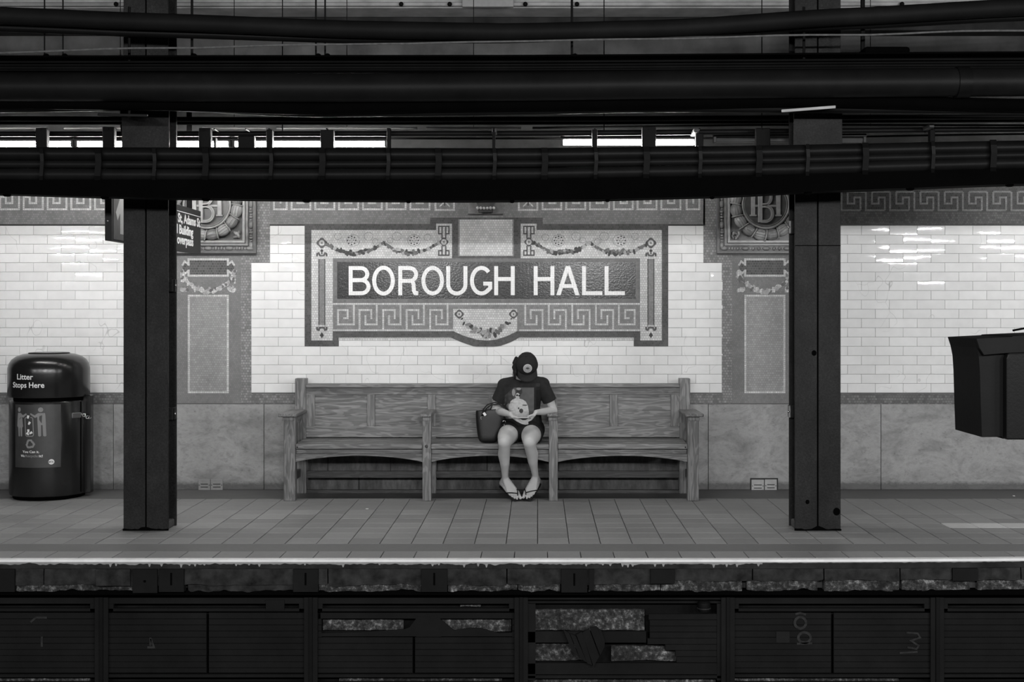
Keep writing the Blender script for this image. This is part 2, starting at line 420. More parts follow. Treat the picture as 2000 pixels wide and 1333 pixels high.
def attr_mat():
    t = NT('printed_cotton'); a = t.n('ShaderNodeAttribute', attribute_name='Print'); t.col(a.outputs['Color']); t.rough(.85)
    t.b.inputs['Specular IOR Level'].default_value = .2; return t.m
M['print'] = attr_mat()

# ================================================================ SETTING
XL, XR = -6.4, 6.0            # how far the place is built sideways
# ---- floor
fl = MB().box(XL, XR, 8.355, 11.56, -.20, -.012).build('floor', M['joint'], kind='structure')
FD = [8.565, 8.625+.215]      # worn strip between
rows = []; d = 8.845
y0s = [(8.285, 8.56)]
edges = [8.841+.215*i for i in range(11)]; edges[-1] = 10.96
def curve_edge(x): return 8.255+max(0, x-1.2)**2*.012
BEV = {}
def ftile(x0, x1, y0, y1, mat, stuffmb=None):
    g = .0055
    if stuffmb is not None: stuffmb.box(x0+g/2, x1-g/2, y0+g/2, y1-g/2, -.012, R.uniform(-.0015, .0)); return
    k = (round(x1-x0, 3), round(y1-y0, 3), mat.name)
    if k not in BEV:
        a, b = (x1-x0-g)/2, (y1-y0-g)/2; q = .003
        mb = MB(); mb.add([(-a,-b,-.012),(a,-b,-.012),(a,b,-.012),(-a,b,-.012),(-a,-b,-.002),(a,-b,-.002),(a,b,-.002),(-a,b,-.002),(-a+q,-b+q,0),(a-q,-b+q,0),(a-q,b-q,0),(-a+q,b-q,0)],
            [(0,1,5,4),(1,2,6,5),(2,3,7,6),(3,0,4,7),(4,5,9,8),(5,6,10,9),(6,7,11,10),(7,4,8,11),(8,9,10,11)])
        BEV[k] = mb.mesh('tile'); BEV[k].materials.append(mat)
    o = link('tile', BEV[k], mat, fl, ((x0+x1)/2, (y0+y1)/2, R.uniform(-.0012, 0)))
    o.rotation_euler = (R.gauss(0, .0012), R.gauss(0, .0012), 0)
count = 0; rest = MB(); TW = .2183
cells = [(8.30, 8.56, .3)]+[(edges[i], edges[i+1], 0) for i in range(10)]
for (a, b, off) in cells:
    i0 = int((XL)/TW)-1
    x = i0*TW + (off*TW) + .0
    while x < XR:
        x1 = x+TW; c0, c1 = max(x, XL), min(x1, XR)
        if c1-c0 > .03:
            mid = (a+b)/2; px = 1050+(c0+c1)/2*F/mid
            pale = (9.45 < a < 9.50) and c0 > 2.95
            inview = -40 < px < 2040
            if inview and count < 296: ftile(c0, c1, a, b, M['ftile_l'] if pale else M['ftile']); count += 1
            elif pale: ftile(c0, c1, a, b, M['ftile_l'])
            else: ftile(c0, c1, a, b, None, rest)
        x = x1
rest.build('tiles', M['ftile'], fl, kind='stuff')
MB().box(XL, XR, 8.562, 8.838, -.012, -.001).build('worn_strip', M['fworn'], fl)
MB().box(XL, XR, 10.963, 11.53, -.012, .002).build('baseboard_back', M['fborder'], kind='structure', bevel=.002)
# ---- platform edge: painted nosing with drips, cracked slab face, blocks
NS = 120
def strip_edge(z0, z1, dy0, dy1):
    vs = []; fs = []
    for i in range(NS+1):
        x = XL+(XR-XL)*i/NS; e = curve_edge(x)
        vs += [(x, e+dy0, z0), (x, e+dy0, z1), (x, e+dy1, z1), (x, e+dy1, z0)]
    for i in range(NS):
        a = 4*i; b = a+4
        fs += [(a, b, b+1, a+1), (a+1, b+1, b+2, a+2), (a+2, b+2, b+3, a+3), (a+3, b+3, b, a)]
    fs += [(0, 1, 2, 3), (4*NS+3, 4*NS+2, 4*NS+1, 4*NS)]
    m = MB(); m.add(vs, fs); return m
te = empty('trim_1', (0, 8.26, 0), kind='structure', label='white painted platform edge with paint drips')
strip_edge(-.056, -.002, 0, .10).build('edge_lip', M['edgec'], te)
strip_edge(-.014, .003, -.003, .055).build('painted_edge', M['edgep'], te, bevel=.002)
md = MB()
def drip_strip(x0, x1, base, amp):
    vs = []; n = int((x1-x0)/.006); top = -.013
    zs = []
    for i in range(n+1):
        x = x0+(x1-x0)*i/n
        z = base+amp*noise.noise(Vector((x*9, 3, 0)))+amp*.7*noise.noise(Vector((x*31, 5, 0)))
        zs.append((x, z))
    j = 0
    while j < n:
        if R.random() < .055 and -2.9 < zs[j][0] < 1.5:
            L = R.uniform(.008, .02)
            for q in range(j, min(n, j+2)): zs[q] = (zs[q][0], zs[q][1]-L)
            j += 3
        j += 1
    for x, z in zs:
        e = curve_edge(x)-.0035; z = min(z, top-.001)
        vs += [(x, e, top), (x, e, z), (x, e+.003, top), (x, e+.003, z)]
    fs = []
    for i in range(n):
        a = 4*i; b = a+4; fs += [(a, b, b+1, a+1), (a+2, a+3, b+3, b+2), (a+1, b+1, b+3, a+3)]
    md.add(vs, fs)
drip_strip(XL, 1.45, -.026, .010); drip_strip(1.45, XR, -.018, .004)
md.build('paint_drips', plain('grey_drip_paint', .25, .6, .15, 20), te)
# slab face
def rough_face(x0, x1, z0, z1, y, amp, nx, nz, seed, ragged=0, thick=.08):
    m = MB(); vs = []; 
    for i in range(nx+1):
        x = x0+(x1-x0)*i/nx
        zb = z0+ragged*noise.noise(Vector((x*5, seed, 1)))+ragged*.6*noise.noise(Vector((x*19, seed, 2)))
        for j in range(nz+1):
            z = zb+(z1-zb)*j/nz
            q = noise.noise(Vector((x*7, seed, z*12)))*amp+noise.noise(Vector((x*33, seed, z*40)))*amp*.6
            vs.append((x, curve_edge(x)+y+q, z))
    k = len(vs)
    vs += [(x, yy+thick, z) for x, yy, z in vs]
    W_ = nz+1; fs = []
    for i in range(nx):
        for j in range(nz):
            a = i*W_+j; fs.append((a, a+W_, a+W_+1, a+1)); fs.append((k+a, k+a+1, k+a+W_+1, k+a+W_))
        a = i*W_; fs.append((a, k+a, k+a+W_, a+W_)); a += nz; fs.append((a, a+W_, k+a+W_, k+a))
    fs.append(tuple(list(range(0, W_))+list(range(k+W_-1, k-1, -1)))); b = nx*W_
    fs.append(tuple(list(range(b+W_-1, b-1, -1))+list(range(k+b, k+b+W_))))
    m.add(vs, fs); return m
sl = empty('wall_front', (0, 8.3, -.5), kind='structure', label='dark under-platform wall below the platform edge')
def ex(X): return (X-1050)/F*8.26
SEG = [-900, -130, 85, 188, 640, 990, 1290, 1470, 1610, 1760, 2000, 2800]
for i in range(len(SEG)-1):
    a, b = ex(SEG[i])+.004, ex(SEG[i+1])-.004
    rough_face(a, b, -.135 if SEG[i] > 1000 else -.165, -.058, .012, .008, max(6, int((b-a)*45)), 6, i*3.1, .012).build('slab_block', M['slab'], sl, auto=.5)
RB = [(-900, -200), (-60, 190), (190, 256), (620, 822), (875, 1010), (1012, 1094), (1150, 1290), (1292, 1450), (1460, 1598), (1612, 1760), (1765, 1900), (1915, 2100), (2105, 2700), (365, 572)]
for i, (a, b) in enumerate(RB):
    dim = (a, b) == (365, 572)
    rough_face(ex(a), ex(b), -.205, -.135 if a > 900 else -.158, .03, .02, max(6, int((ex(b)-ex(a))*60)), 6, 40+i*2.3, .018).build('broken_stone', M['slab'] if dim else M['rubble'], sl, auto=.7)
for (a, b, y1, slot) in ((-60, 30, 1158, 0), (188, 255, 1146, 0), (260, 308, 1160, 0), (311, 360, 1158, 1), (573, 622, 1158, 1), (823, 874, 1158, 1), (1096, 1147, 1159, 1), (1150, 1160, 1155, 0), (1270, 1318, 1142, 0), (1862, 1912, 1138, 0)):
    z1 = H-(y1-610)/F*8.24
    e = curve_edge(ex(a))
    ob = MB().box(ex(a), ex(b), e-.008, e+.05, z1, -.058).build('wood_block', M['slat'] if a not in (188,) else M['slab'], sl, bevel=.003)
    if slot:
        c = (ex(a)+ex(b))/2; MB().box(c-.006, c+.006, e-.0095, e, z1+.045, z1+.125).build('slot', M['soot_shade'], ob)
    elif a == 260: MB().obox((ex(284), e-.009, (z1-.058)/2), (.007, 0, 0), (0, .003, 0), (0, 0, .007)).build('bolt', M['soot_shade'], ob)
# under-platform boarded bays
DB = 8.47
def bz(Y): return H-(Y-610)/F*DB
def bx(X): return (X-1050)/F*DB
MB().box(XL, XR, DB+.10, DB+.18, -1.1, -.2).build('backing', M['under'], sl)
MB().box(XL, XR, 8.30, DB+.12, -.235, -.205).build('slab_soffit', M['soot_shade'], sl)
POSTS = [-620, -210, 200, 608, 1018, 1421, 1829, 2240]
for X in POSTS:
    o = MB().box(bx(X)-.012, bx(X)+.012, DB-.03, DB+.05, -1.1, -.235).build('steel_post', M['iron'], sl, bevel=.003)
    MB().box(bx(X)-.045, bx(X)+.045, DB-.02, DB-.010, -1.1, -.235).build('post_flange', M['slat'], o, bevel=.002)
SLM = {}
def slat(x0, x1, z0, z1, y, poly=None):
    if poly:
        MB().prism(poly, y-.010, y).build('slat', M['slat'], sl); return
    k = (round(x1-x0, 3), round(z1-z0, 3))
    if k not in SLM:
        a, b = k[0]/2, k[1]/2; q = .003; mb = MB()
        mb.add([(-a,.012,-b),(a,.012,-b),(a,.012,b),(-a,.012,b),(-a,0,-b),(a,0,-b),(a,0,b),(-a,0,b),(-a+q,-.003,-b+q),(a-q,-.003,-b+q),(a-q,-.003,b-q),(-a+q,-.003,b-q)],
            [(0,1,5,4),(1,2,6,5),(2,3,7,6),(3,0,4,7),(4,5,9,8),(5,6,10,9),(6,7,11,10),(7,4,8,11),(8,9,10,11),(3,2,1,0)])
        SLM[k] = mb.mesh('slat'); SLM[k].materials.append(M['slat'])
    link('slat', SLM[k], M['slat'], sl, ((x0+x1)/2, y+R.uniform(-.002, .002), (z0+z1)/2))
def field(Xa, Xb, Ya, Yb, clip=None):
    Y = Ya
    while Y < Yb-4:
        Y2 = min(Y+12.0, Yb)
        spans = [(Xa, Xb)] if clip is None else clip(Y, Y2)
        for a, b in spans:
            if b-a > 3: slat(bx(a)+.001, bx(b)-.001, bz(Y2)+.0012, bz(Y)-.0008, DB+.005)
        Y = Y2
def railpair(Xa, Xb, Y0, Y1, name='rail', y=DB-.004):
    MB().box(bx(Xa), bx(Xb), y, y+.03, bz(Y1), bz(Y0)).build(name, M['slat'], sl, bevel=.002)
def frame_bay(Xl, Xr):
    railpair(Xl+8, Xr-8, 1167, 1180); railpair(Xl+8, Xr-8, 1189, 1195)
    railpair(Xl+8, Xl+22, 1195, 1180, 'stile'); railpair(Xr-24, Xr-8, 1195, 1180, 'stile')
    railpair(Xl+8, Xr-8, 1318, 1324); 
    railpair(Xl+8, Xr-8, 1333, 1420)
field(-180, 190, 1198, 1316); frame_bay(-210, 200); railpair(-560, -220, 1190, 1400)
frame_bay(200, 608); field(208, 403, 1198, 1316); field(407, 600, 1198, 1316)
MB().box(bx(520), bx(556), DB-.012, DB, bz(1192), bz(1172)).build('scrap_patch', M['slat'], sl)
frame_bay(608, 1018)
def torn(Y, Y2):
    f = (Y-1198)/116
    out = []
    if Y < 1206: return [(625, 1010)]
    if Y < 1236: out.append((812, 812+38*max(.1, (Y-1196)/40)+14)); return [(616, 628)]+out+[(1000, 1010)]
    return [(616, 806), (810, 1010)]
field(616, 1010, 1198, 1316, torn)
# ragged top of the torn boards
MB().prism([(bx(a), bz(b)) for a, b in ((616, 1238), (700, 1236), (790, 1230), (800, 1226), (812, 1210), (812, 1205), (854, 1205), (886, 1232), (900, 1230), (918, 1227), (940, 1228), (975, 1238), (1010, 1236), (1010, 1244), (616, 1244))], DB+.001, DB+.012).build('torn_board', M['slat'], sl)
for a, b, c, d2, s in ((628, 786, 1206, 1236, 1), (840, 998, 1206, 1238, 2), (898, 938, 1181, 1190, 3), (1035, 1260, 1196, 1236, 4), (1034, 1140, 1262, 1296, 5), (1195, 1340, 1268, 1296, 6), (1020, 1400, 1322, 1340, 7), (660, 980, 1322, 1345, 8), (-20, 170, 1326, 1345, 9), (1430, 1760, 1326, 1350, 10)):
    m = rough_face(bx(a), bx(b), bz(d2), bz(c), 0, .012, max(8, int((b-a)/4)), 6, 90+s*4, .006, .03)
    m.v = [(x, y-curve_edge(x)+DB+.06, z) for x, y, z in m.v]
    m.build('exposed_rubble', M['rubble'], sl, auto=.7)
railpair(1026, 1413, 1164, 1172); railpair(1026, 1413, 1176, 1180, y=DB+.01)
railpair(1030, 1262, 1234, 1256, 'board'); railpair(1030, 1400, 1296, 1318, 'board'); railpair(1026, 1046, 1180, 1330, 'stile')
railpair(1026, 1413, 1320, 1326); railpair(1400, 1413, 1180, 1330, 'stile')
def brokenr(Y, Y2):
    l = 1268 if Y < 1250 else (1302 if Y < 1262 else 1322 if Y < 1290 else 1338)
    return [(l+R.uniform(-4, 4), 1408)]
field(1270, 1408, 1200, 1316, brokenr)
# hanging broken boards in the open bay
hb = [((1100, 1228), (1112, 1236), (1132, 1285), (1116, 1268)), ((1113, 1236), (1124, 1240), (1146, 1292), (1133, 1284)), ((1125, 1238), (1136, 1232), (1158, 1298), (1147, 1294)),
      ((1137, 1234), (1150, 1226), (1170, 1280), (1158, 1302)), ((1151, 1224), (1165, 1222), (1180, 1262), (1172, 1278)), ((1166, 1224), (1174, 1230), (1181, 1250), (1180, 1262))]
for q in hb: MB().prism([(bx(a), bz(b)) for a, b in q], DB-.035, DB-.020).build('hanging_slat', M['slat'], sl)
o = MB().lathe([(.0, .012), (.030, .012), (.042, 0), (.045, -.02), (.040, -.05), (.036, -.06), (0, -.06)], (bx(1374), DB-.02, bz(1176)), 20).build('lamp_socket', M['iron'], sl, auto=.6)
MB().lathe([(.036, -.030), (.046, -.034), (.046, -.040), (.036, -.044)], (bx(1374), DB-.02, bz(1176)), 20).build('socket_ring', M['mark'], o)
frame_bay(1421, 1829); field(1430, 1624, 1198, 1316); field(1628, 1820, 1198, 1316)
frame_bay(1829, 2240); field(1838, 2230, 1198, 1316)
# faded marks on the boards
def marks(paths, wd):
    for p in paths:
        MB().ribbon([(bx(a), bz(b)) for a, b in p], wd/F*DB, DB-.0035, DB-.001).build('paint_mark', M['mark'], sl)
def oval(cx, cy, rx, ry, n=20): return [(cx+rx*math.cos(2*PI*i/n), cy+ry*math.sin(2*PI*i/n)) for i in range(n+1)]
marks([oval(1563, 1217, 11, 11), oval(1571, 1246, 12, 10)], 5); marks([[(1553, 1200), (1563, 1198), (1574, 1201)], [(1556, 1258), (1586, 1257)]], 4)
marks([[(1770, 1236), (1792, 1238), (1797, 1246), (1779, 1252), (1794, 1262), (1790, 1268), (1772, 1265)], [(1757, 1276), (1792, 1274)]], 3.5)
marks([[(60, 1216), (70, 1207), (92, 1207)], [(82, 1244), (82, 1264)], [(294, 1246), (294, 1262)], [(288, 1265), (301, 1265), (295, 1248)]], 4)
MB().box(bx(1516), bx(1542), DB-.003, DB, bz(1256), bz(1234)).build('faint_patch', black_paint('grey_patch', .018, .8), sl)

# ---- track bed, near platform (outside the frame, lights the place)
tb = MB().box(XL-3, XR+3, .95, DB+.15, -1.25, -1.1).build('track_bed', plain('track_ballast', .05, .95, .5, 20, .8), kind='structure')
rails = MB()
for y in (2.3, 3.75, 5.6, 7.05): rails.box(XL-3, XR+3, y-.035, y+.035, -1.1, -.96)
rails.build('rails', M['iron'], tb)
MB().box(XL-3, XR+3, -2.6, .95, -1.25, 0).build('near_platform', plain('near_floor', .15, .6, .2), kind='structure')
MB().box(XL-3, XR+3, -2.9, 11.9, 4.75, 4.95).build('ceiling', M['ceil'], kind='structure')

# ---- back wall: backing, concrete above
MB().box(XL, XR, 11.532, 11.75, -.2, 4.75).build('wall_back', M['grout'], kind='structure')
up = MB().box(XL, XR, 11.50, 11.532, wz(330), 4.75).build('trim_2', M['concrete'], kind='structure', label='stained concrete upper wall')
MB().box(XL, XR, 11.25, 11.499, 4.08, 4.30).build('trim_3', M['concd'], kind='structure', label='sooty concrete beam near the ceiling', bevel=.01)
# ---- tiled bays
TH, TWp = 18.15, 54.35
TM = {}
class Bay: pass
def tile_bay(root, regions, phase, xlim, cut=None):
    """regions: list of (Ytop,Ybottom,Xl,Xr); cut: fn(x0,x1,y0,y1)-> list of polys in px or None"""
    for k in range(18):
        y0 = 441+TH*k; y1 = y0+TH
        x = phase+(TWp/2 if k % 2 else 0)
        while x > xlim[0]: x -= TWp
        while x < xlim[1]:
            x1 = x+TWp; L, Rr = None, None
            for (ya, yb, xl, xr) in regions:
                ym = (y0+y1)/2
                if ya <= ym < yb:
                    a, b = max(x, xl), min(x1, xr)
                    if b-a > 2.5:
                        polys = cut(a, b, y0, y1) if cut else None
                        if polys is None: one_tile(root, a, b, y0, y1)
                        else:
                            for pl in polys:
                                MB().prism([(wx(p), wz(q)) for p, q in pl], WD, 11.532).build('tile', M['tile'], root, bevel=.0012)
            x = x1
def one_tile(root, a, b, y0, y1):
    g = .0022; w_ = wx(b)-wx(a)-g; h = wz(y0)-wz(y1)-g; k = (round(w_, 3), round(h, 3))
    if k not in TM:
        A, B = w_/2, h/2; q = .0025; mb = MB()
        mb.add([(-A,.012,-B),(A,.012,-B),(A,.012,B),(-A,.012,B),(-A,.002,-B),(A,.002,-B),(A,.002,B),(-A,.002,B),(-A+q,0,-B+q),(A-q,0,-B+q),(A-q,0,B-q),(-A+q,0,B-q)],
            [(0,1,5,4),(1,2,6,5),(2,3,7,6),(3,0,4,7),(4,5,9,8),(5,6,10,9),(6,7,11,10),(7,4,8,11),(8,9,10,11)])
        TM[k] = mb.mesh('tile'); TM[k].materials.append(M['tile'])
    o = link('tile', TM[k], M['tile'], root, (wx((a+b)/2), WD-R.uniform(0, .0008), (wz(y0)+wz(y1))/2))
    o.rotation_euler = (R.gauss(0, .008), 0, R.gauss(0, .003))
wl = MB().box(wx(-330), wx(323), 11.526, 11.5318, wz(770), wz(440)).build('wall_left', M['grout'], kind='structure', label='white tiled bay behind the litter bin')
tile_bay(wl, [(440, 770, -330, 323)], 119.6-108.7, (-330, 323))
wc = MB().box(wx(490.5), wx(1412), 11.526, 11.5318, wz(770), wz(440)).build('wall_center', M['grout'], kind='structure', label='white tiled bay around the station name')
CURVE = [(880, 659.5), (890, 664), (905, 670), (921, 675.5), (930, 677.5), (965, 677.5), (978, 675.5), (994, 670), (1008, 663.5), (1014, 659.5)]
def cutc(a, b, y0, y1):
    if y0 > 676 or y1 < 442-1: return None
    # tablet outline 595..1305, 438..677 (legs) / 659.5 (middle)
    if b <= 595.5 or a >= 1304.5: return None
    if y0 < 655:
        out = []
        if a < 595: out.append([(a+.3, y0+.3), (595, y0+.3), (595, y1-.3), (a+.3, y1-.3)])
        if b > 1305: out.append([(1305, y0+.3), (b-.3, y0+.3), (b-.3, y1-.3), (1305, y1-.3)])
        return out
    # row 659..677
    out = []
    if a < 595: out.append([(a+.3, y0+.3), (595, y0+.3), (595, y1-.3), (a+.3, y1-.3)])
    if b > 1305: out.append([(1305, y0+.3), (b-.3, y0+.3), (b-.3, y1-.3), (1305, y1-.3)])
    for L, Rr in ((661.5, 929), (966, 1238)):
        p, q = max(a, L), min(b, Rr)
        if q-p < 2: continue
        def top(X):
            pts = [(0, 659.5)]+CURVE+[(3000, 659.5)]
            for (u, v), (u2, v2) in zip(pts, pts[1:]):
                if u <= X <= u2: return v+(v2-v)*(X-u)/(u2-u)
            return 659.5
        n = 6; tp = [(p+.3+(q-p-.6)*i/n, top(p+.3+(q-p-.6)*i/n)+.3) for i in range(n+1)]
        tp = [(X, min(Y, y1-.4)) for X, Y in tp]
        out.append(tp+[(q-.3, y1-.3), (p+.3, y1-.3)])
    return out
tile_bay(wc, [(440, 514, 527, 1377), (514, 770, 490.5, 1412)], 706.7-54.35*4-TWp/2+TWp/2*1, (490, 1412), cutc)
wr = MB().box(wx(1577), wx(2300), 11.526, 11.5318, wz(770), wz(440)).build('wall_right', M['grout'], kind='structure', label='white tiled bay right of the right column')
tile_bay(wr, [(440, 770, 1577, 2300)], 1682.5, (1577, 2300))
# ---- mosaic bands, marble wainscot
def wbox(a, b, y0, y1, h, h2=None):   # px box standing proud h of the wall face
    return MB().box(wx(a), wx(b), WD-h, 11.532 if h2 is None else WD-h2, wz(y1), wz(y0))
bands = empty('trim_4', (0, WD, wz(790)), kind='structure', label='mosaic bands around the tiled bays')
wbox(-330, 323, 770, 789, .001).build('lower_band', M['mid'] if 0 else mosaic('mosaic_lower_band', .15, .3, .7, sz=.023), bands)
wbox(490.5, 1412, 770, 789, .001).build('lower_band', mosaic('mosaic_lower_band_centre', .19, .3, .7, sz=.023), bands)
wbox(1577, 2300, 771, 790, .001).build('lower_band', mosaic('mosaic_lower_band_right', .14, .3, .7, sz=.023), bands)
wbox(-330, 290, 330, 438.5, .001).build('frieze_ground', M['frieze'], bands)
wbox(527, 1377, 330, 439, .001).build('frieze_ground', M['frieze'], bands)
wbox(1610, 2300, 330, 414, .001).build('frieze_ground', M['friezed'], bands)
wbox(1610, 2300, 414, 438.5, .001).build('frieze_ground', mosaic('mosaic_frieze_lower_shaded', .12, .25, .7, sz=.02), bands)  # lower frieze strip of the right bay, shade included in its colour
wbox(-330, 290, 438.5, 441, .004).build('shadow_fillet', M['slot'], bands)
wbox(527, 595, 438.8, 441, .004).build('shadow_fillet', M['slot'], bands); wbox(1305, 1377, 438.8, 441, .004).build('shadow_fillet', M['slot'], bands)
def rib(path, wpx, h0, h1, closed=False, mb=None):
    mb = mb or MB(); return mb.ribbon([(wx(a), wz(b)) for a, b in path], wpx/F*WD, WD-h1, WD-h0, closed)
def frieze_unit(x0, mir=False, top=350):
    f = (lambda a: x0+38-a) if mir else (lambda a: x0+a)
    return [(f(a), b) for a, b in ((37, 372), (37, 409), (0, 409), (0, 385), (11.5, 385), (11.5, 397), (24, 397), (24, 372), (52, 372))]
X = 93
def fret(xs, mat, mir=False):
    for x in xs: rib(frieze_unit(x, mir), 3.6, .001, .0025).build('fret_line', mat, bands)
fret([93+46.4*i for i in range(-8, 4)], M['line'])
fret([569.5+46.45*i for i in range(0, 6)], M['line']); fret([1058.5+46.45*i for i in range(0, 6)], M['line'], True)
for a in (535, 1341):
    rib([(a, 360), (a, 409), (a+25, 409), (a+25, 360)], 3.6, .001, .0025).build('fret_line', M['line'], bands)
    rib([(a+13, 360), (a+13, 398)], 3.6, .001, .0025).build('fret_line', M['line'], bands)
for a in (850.5, 1013.5):
    rib([(a, 360), (a, 410.5), (a+36, 410.5), (a+36, 360)], 3.6, .001, .0025).build('fret_line', M['line'], bands)
    rib([(a+8, 404), (a+18, 394), (a+28, 404)], 2.5, .001, .0025).build('fret_motif', M['line'], bands)
    rib([(a+18, 394), (a+18, 402)], 2.2, .001, .0026).build('fret_motif', M['motif_d'], bands)
for i in range(14):
    x = 1691+47.4*(i-1)
    for p in ([(x+37, 411), (x, 411), (x, 375)], [(x+37, 411), (x+37, 386), (x+25, 386), (x+25, 398), (x+12, 398), (x+12, 375)], [(x+12, 375), (x+47, 375)]):
        rib(p, 3.4, .001, .0025).build('fret_line', M['friezel'], bands)
mw = empty('trim_5', (0, WD, 0), kind='structure', label='grey marble wainscot along the foot of the wall')
JX = [-330, 20, 380-150, 516, 700, 985, 1185, 1383, 1560, 1800, 2060, 2300]
JX = [-330, -10, 222, 516, 780, 985, 1190, 1383, 1720, 2030, 2300]
for a, b in zip(JX, JX[1:]):
    wbox(a+.5, b-.5, 790, 956.5, .012).build('marble_slab', M['marble'], mw, bevel=.002)
# small slab patches and stained foot, the bench's shade put into the colour
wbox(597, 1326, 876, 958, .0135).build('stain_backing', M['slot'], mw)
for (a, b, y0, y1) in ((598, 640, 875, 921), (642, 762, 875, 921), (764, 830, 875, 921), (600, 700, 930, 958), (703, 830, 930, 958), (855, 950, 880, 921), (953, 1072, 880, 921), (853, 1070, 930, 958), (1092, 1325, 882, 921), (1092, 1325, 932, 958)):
    wbox(a, b, y0, y1, .0165).build('stained_shaded_slab', M['dmarble'], mw)

# ---- pilasters
def garland(root, pts, wpx, seed, pale=False):
    """a hanging swag of leaves and fruit in mosaic: overlapping small cut pieces along a curve"""
    r = random.Random(seed); n = len(pts)
    mats = [M['motif_d'], M['motif_m'], M['motif_l']] if not pale else [M['motif_l'], M['line'], M['motif_m']]
    rib(pts, wpx*.55, .003, .004).build('garland_stem', mats[1], root)
    for i, (a, b) in enumerate(pts):
        t = i/(n-1); k = math.sin(PI*min(1, max(0, t)))**.45
        for j in range(2):
            cx, cy = a+r.uniform(-1.5, 1.5), b+r.uniform(-.42, .42)*wpx*k; ang = r.uniform(0, PI)
            L, Wd = r.uniform(4.2, 6.8), r.uniform(2.2, 3.5)
            if r.random() < .3: L = Wd = 3.1
            m_ = mats[0 if r.random() < .42 else 1 if r.random() < .6 else 2]
            pl = [(cx+L*math.cos(q)*math.cos(ang)-Wd*math.sin(q)*math.sin(ang), cy+L*math.cos(q)*math.sin(ang)+Wd*math.sin(q)*math.cos(ang)) for q in [2*PI*z/8 for z in range(8)]]
            MB().prism([(wx(p), wz(q)) for p, q in pl], WD-.0046-r.uniform(0, .0008)-j*.0009, WD-.003).build('leaf' if L > 3 else 'fruit', m_, root)
def disc(cx, cy, rx, h0, h1, mat, root, name, n=20, ry=None, star=0):
    pl = []
    for z in range(n):
        q = 2*PI*z/n; rr = 1+star*math.cos(4*q) if star else 1
        pl.append((wx(cx+rx*rr*math.cos(q)), wz(cy+(ry or rx)*rr*math.sin(q))))
    return MB().prism(pl, WD-h1, WD-h0).build(name, mat, root)
def pilaster(cx, sgn):
    rt = empty('trim_6' if sgn < 0 else 'trim_7', (wx(cx), WD, wz(788)), kind='structure', label='mosaic pilaster behind the %s column' % ('left' if sgn < 0 else 'right'))
    wbox(cx-120, cx+120, 300, 514, .001).build('outer_band', M['band'], rt)
    wbox(cx-84, cx+84, 514, 788.5, .0008).build('outer_band', M['band'], rt)
    wbox(cx-64, cx+64, 498, 788.5, .002).build('ground', M['pil'], rt)
    wbox(cx-38, cx+38, 578, 767, .003).build('panel', M['pilin'], rt)
    rib([(cx-38, 578), (cx+38, 578), (cx+38, 767), (cx-38, 767)], 3.8, .002, .0045, True).build('panel_frame', M['line'], rt)
    wbox(cx-36, cx+36, 509, 536, .003).build('cartouche', M['cart'], rt)
    rib([(cx-38.5, 519), (cx-38.5, 507), (cx+38.5, 507), (cx+38.5, 519)], 3.8, .002, .0045).build('cartouche_frame', M['line'], rt)
    rib([(cx-38.5, 527), (cx-38.5, 539), (cx+38.5, 539), (cx+38.5, 527)], 3.8, .002, .0045).build('cartouche_frame', M['line'], rt)
    for s in (-1, 1):
        MB().prism([(wx(cx+s*a), wz(b)) for a, b in ((36, 521), (46, 514), (51, 523), (46, 532), (36, 525))], WD-.0035, WD-.002).build('cartouche_wing', M['cart'], rt)
        rib([(cx+s*a, b) for a, b in ((37, 518), (46, 511), (51, 519))], 3.6, .002, .0046).build('wing_frame', M['line'], rt)
        rib([(cx+s*a, b) for a, b in ((37, 528), (46, 535), (51, 527))], 3.6, .002, .0046).build('wing_frame', M['line'], rt)
    pts = [(cx+x, 545+25*(1-(x/46)**2)) for x in [-46+92*i/22 for i in range(23)]]
    garland(rt, pts, 9, int(cx), True)
    for s in (-1, 1):
        garland(rt, [(cx+s*(51-i*.4), 530+i*3.2) for i in range(7)], 5, int(cx)+s, True)
        garland(rt, [(cx+s*(42+i*2.2), 566-math.sin(i)*2) for i in range(5)], 4, int(cx)+5+s, True)
    return rt
pilaster(407, -1); pilaster(1493.7, 1)

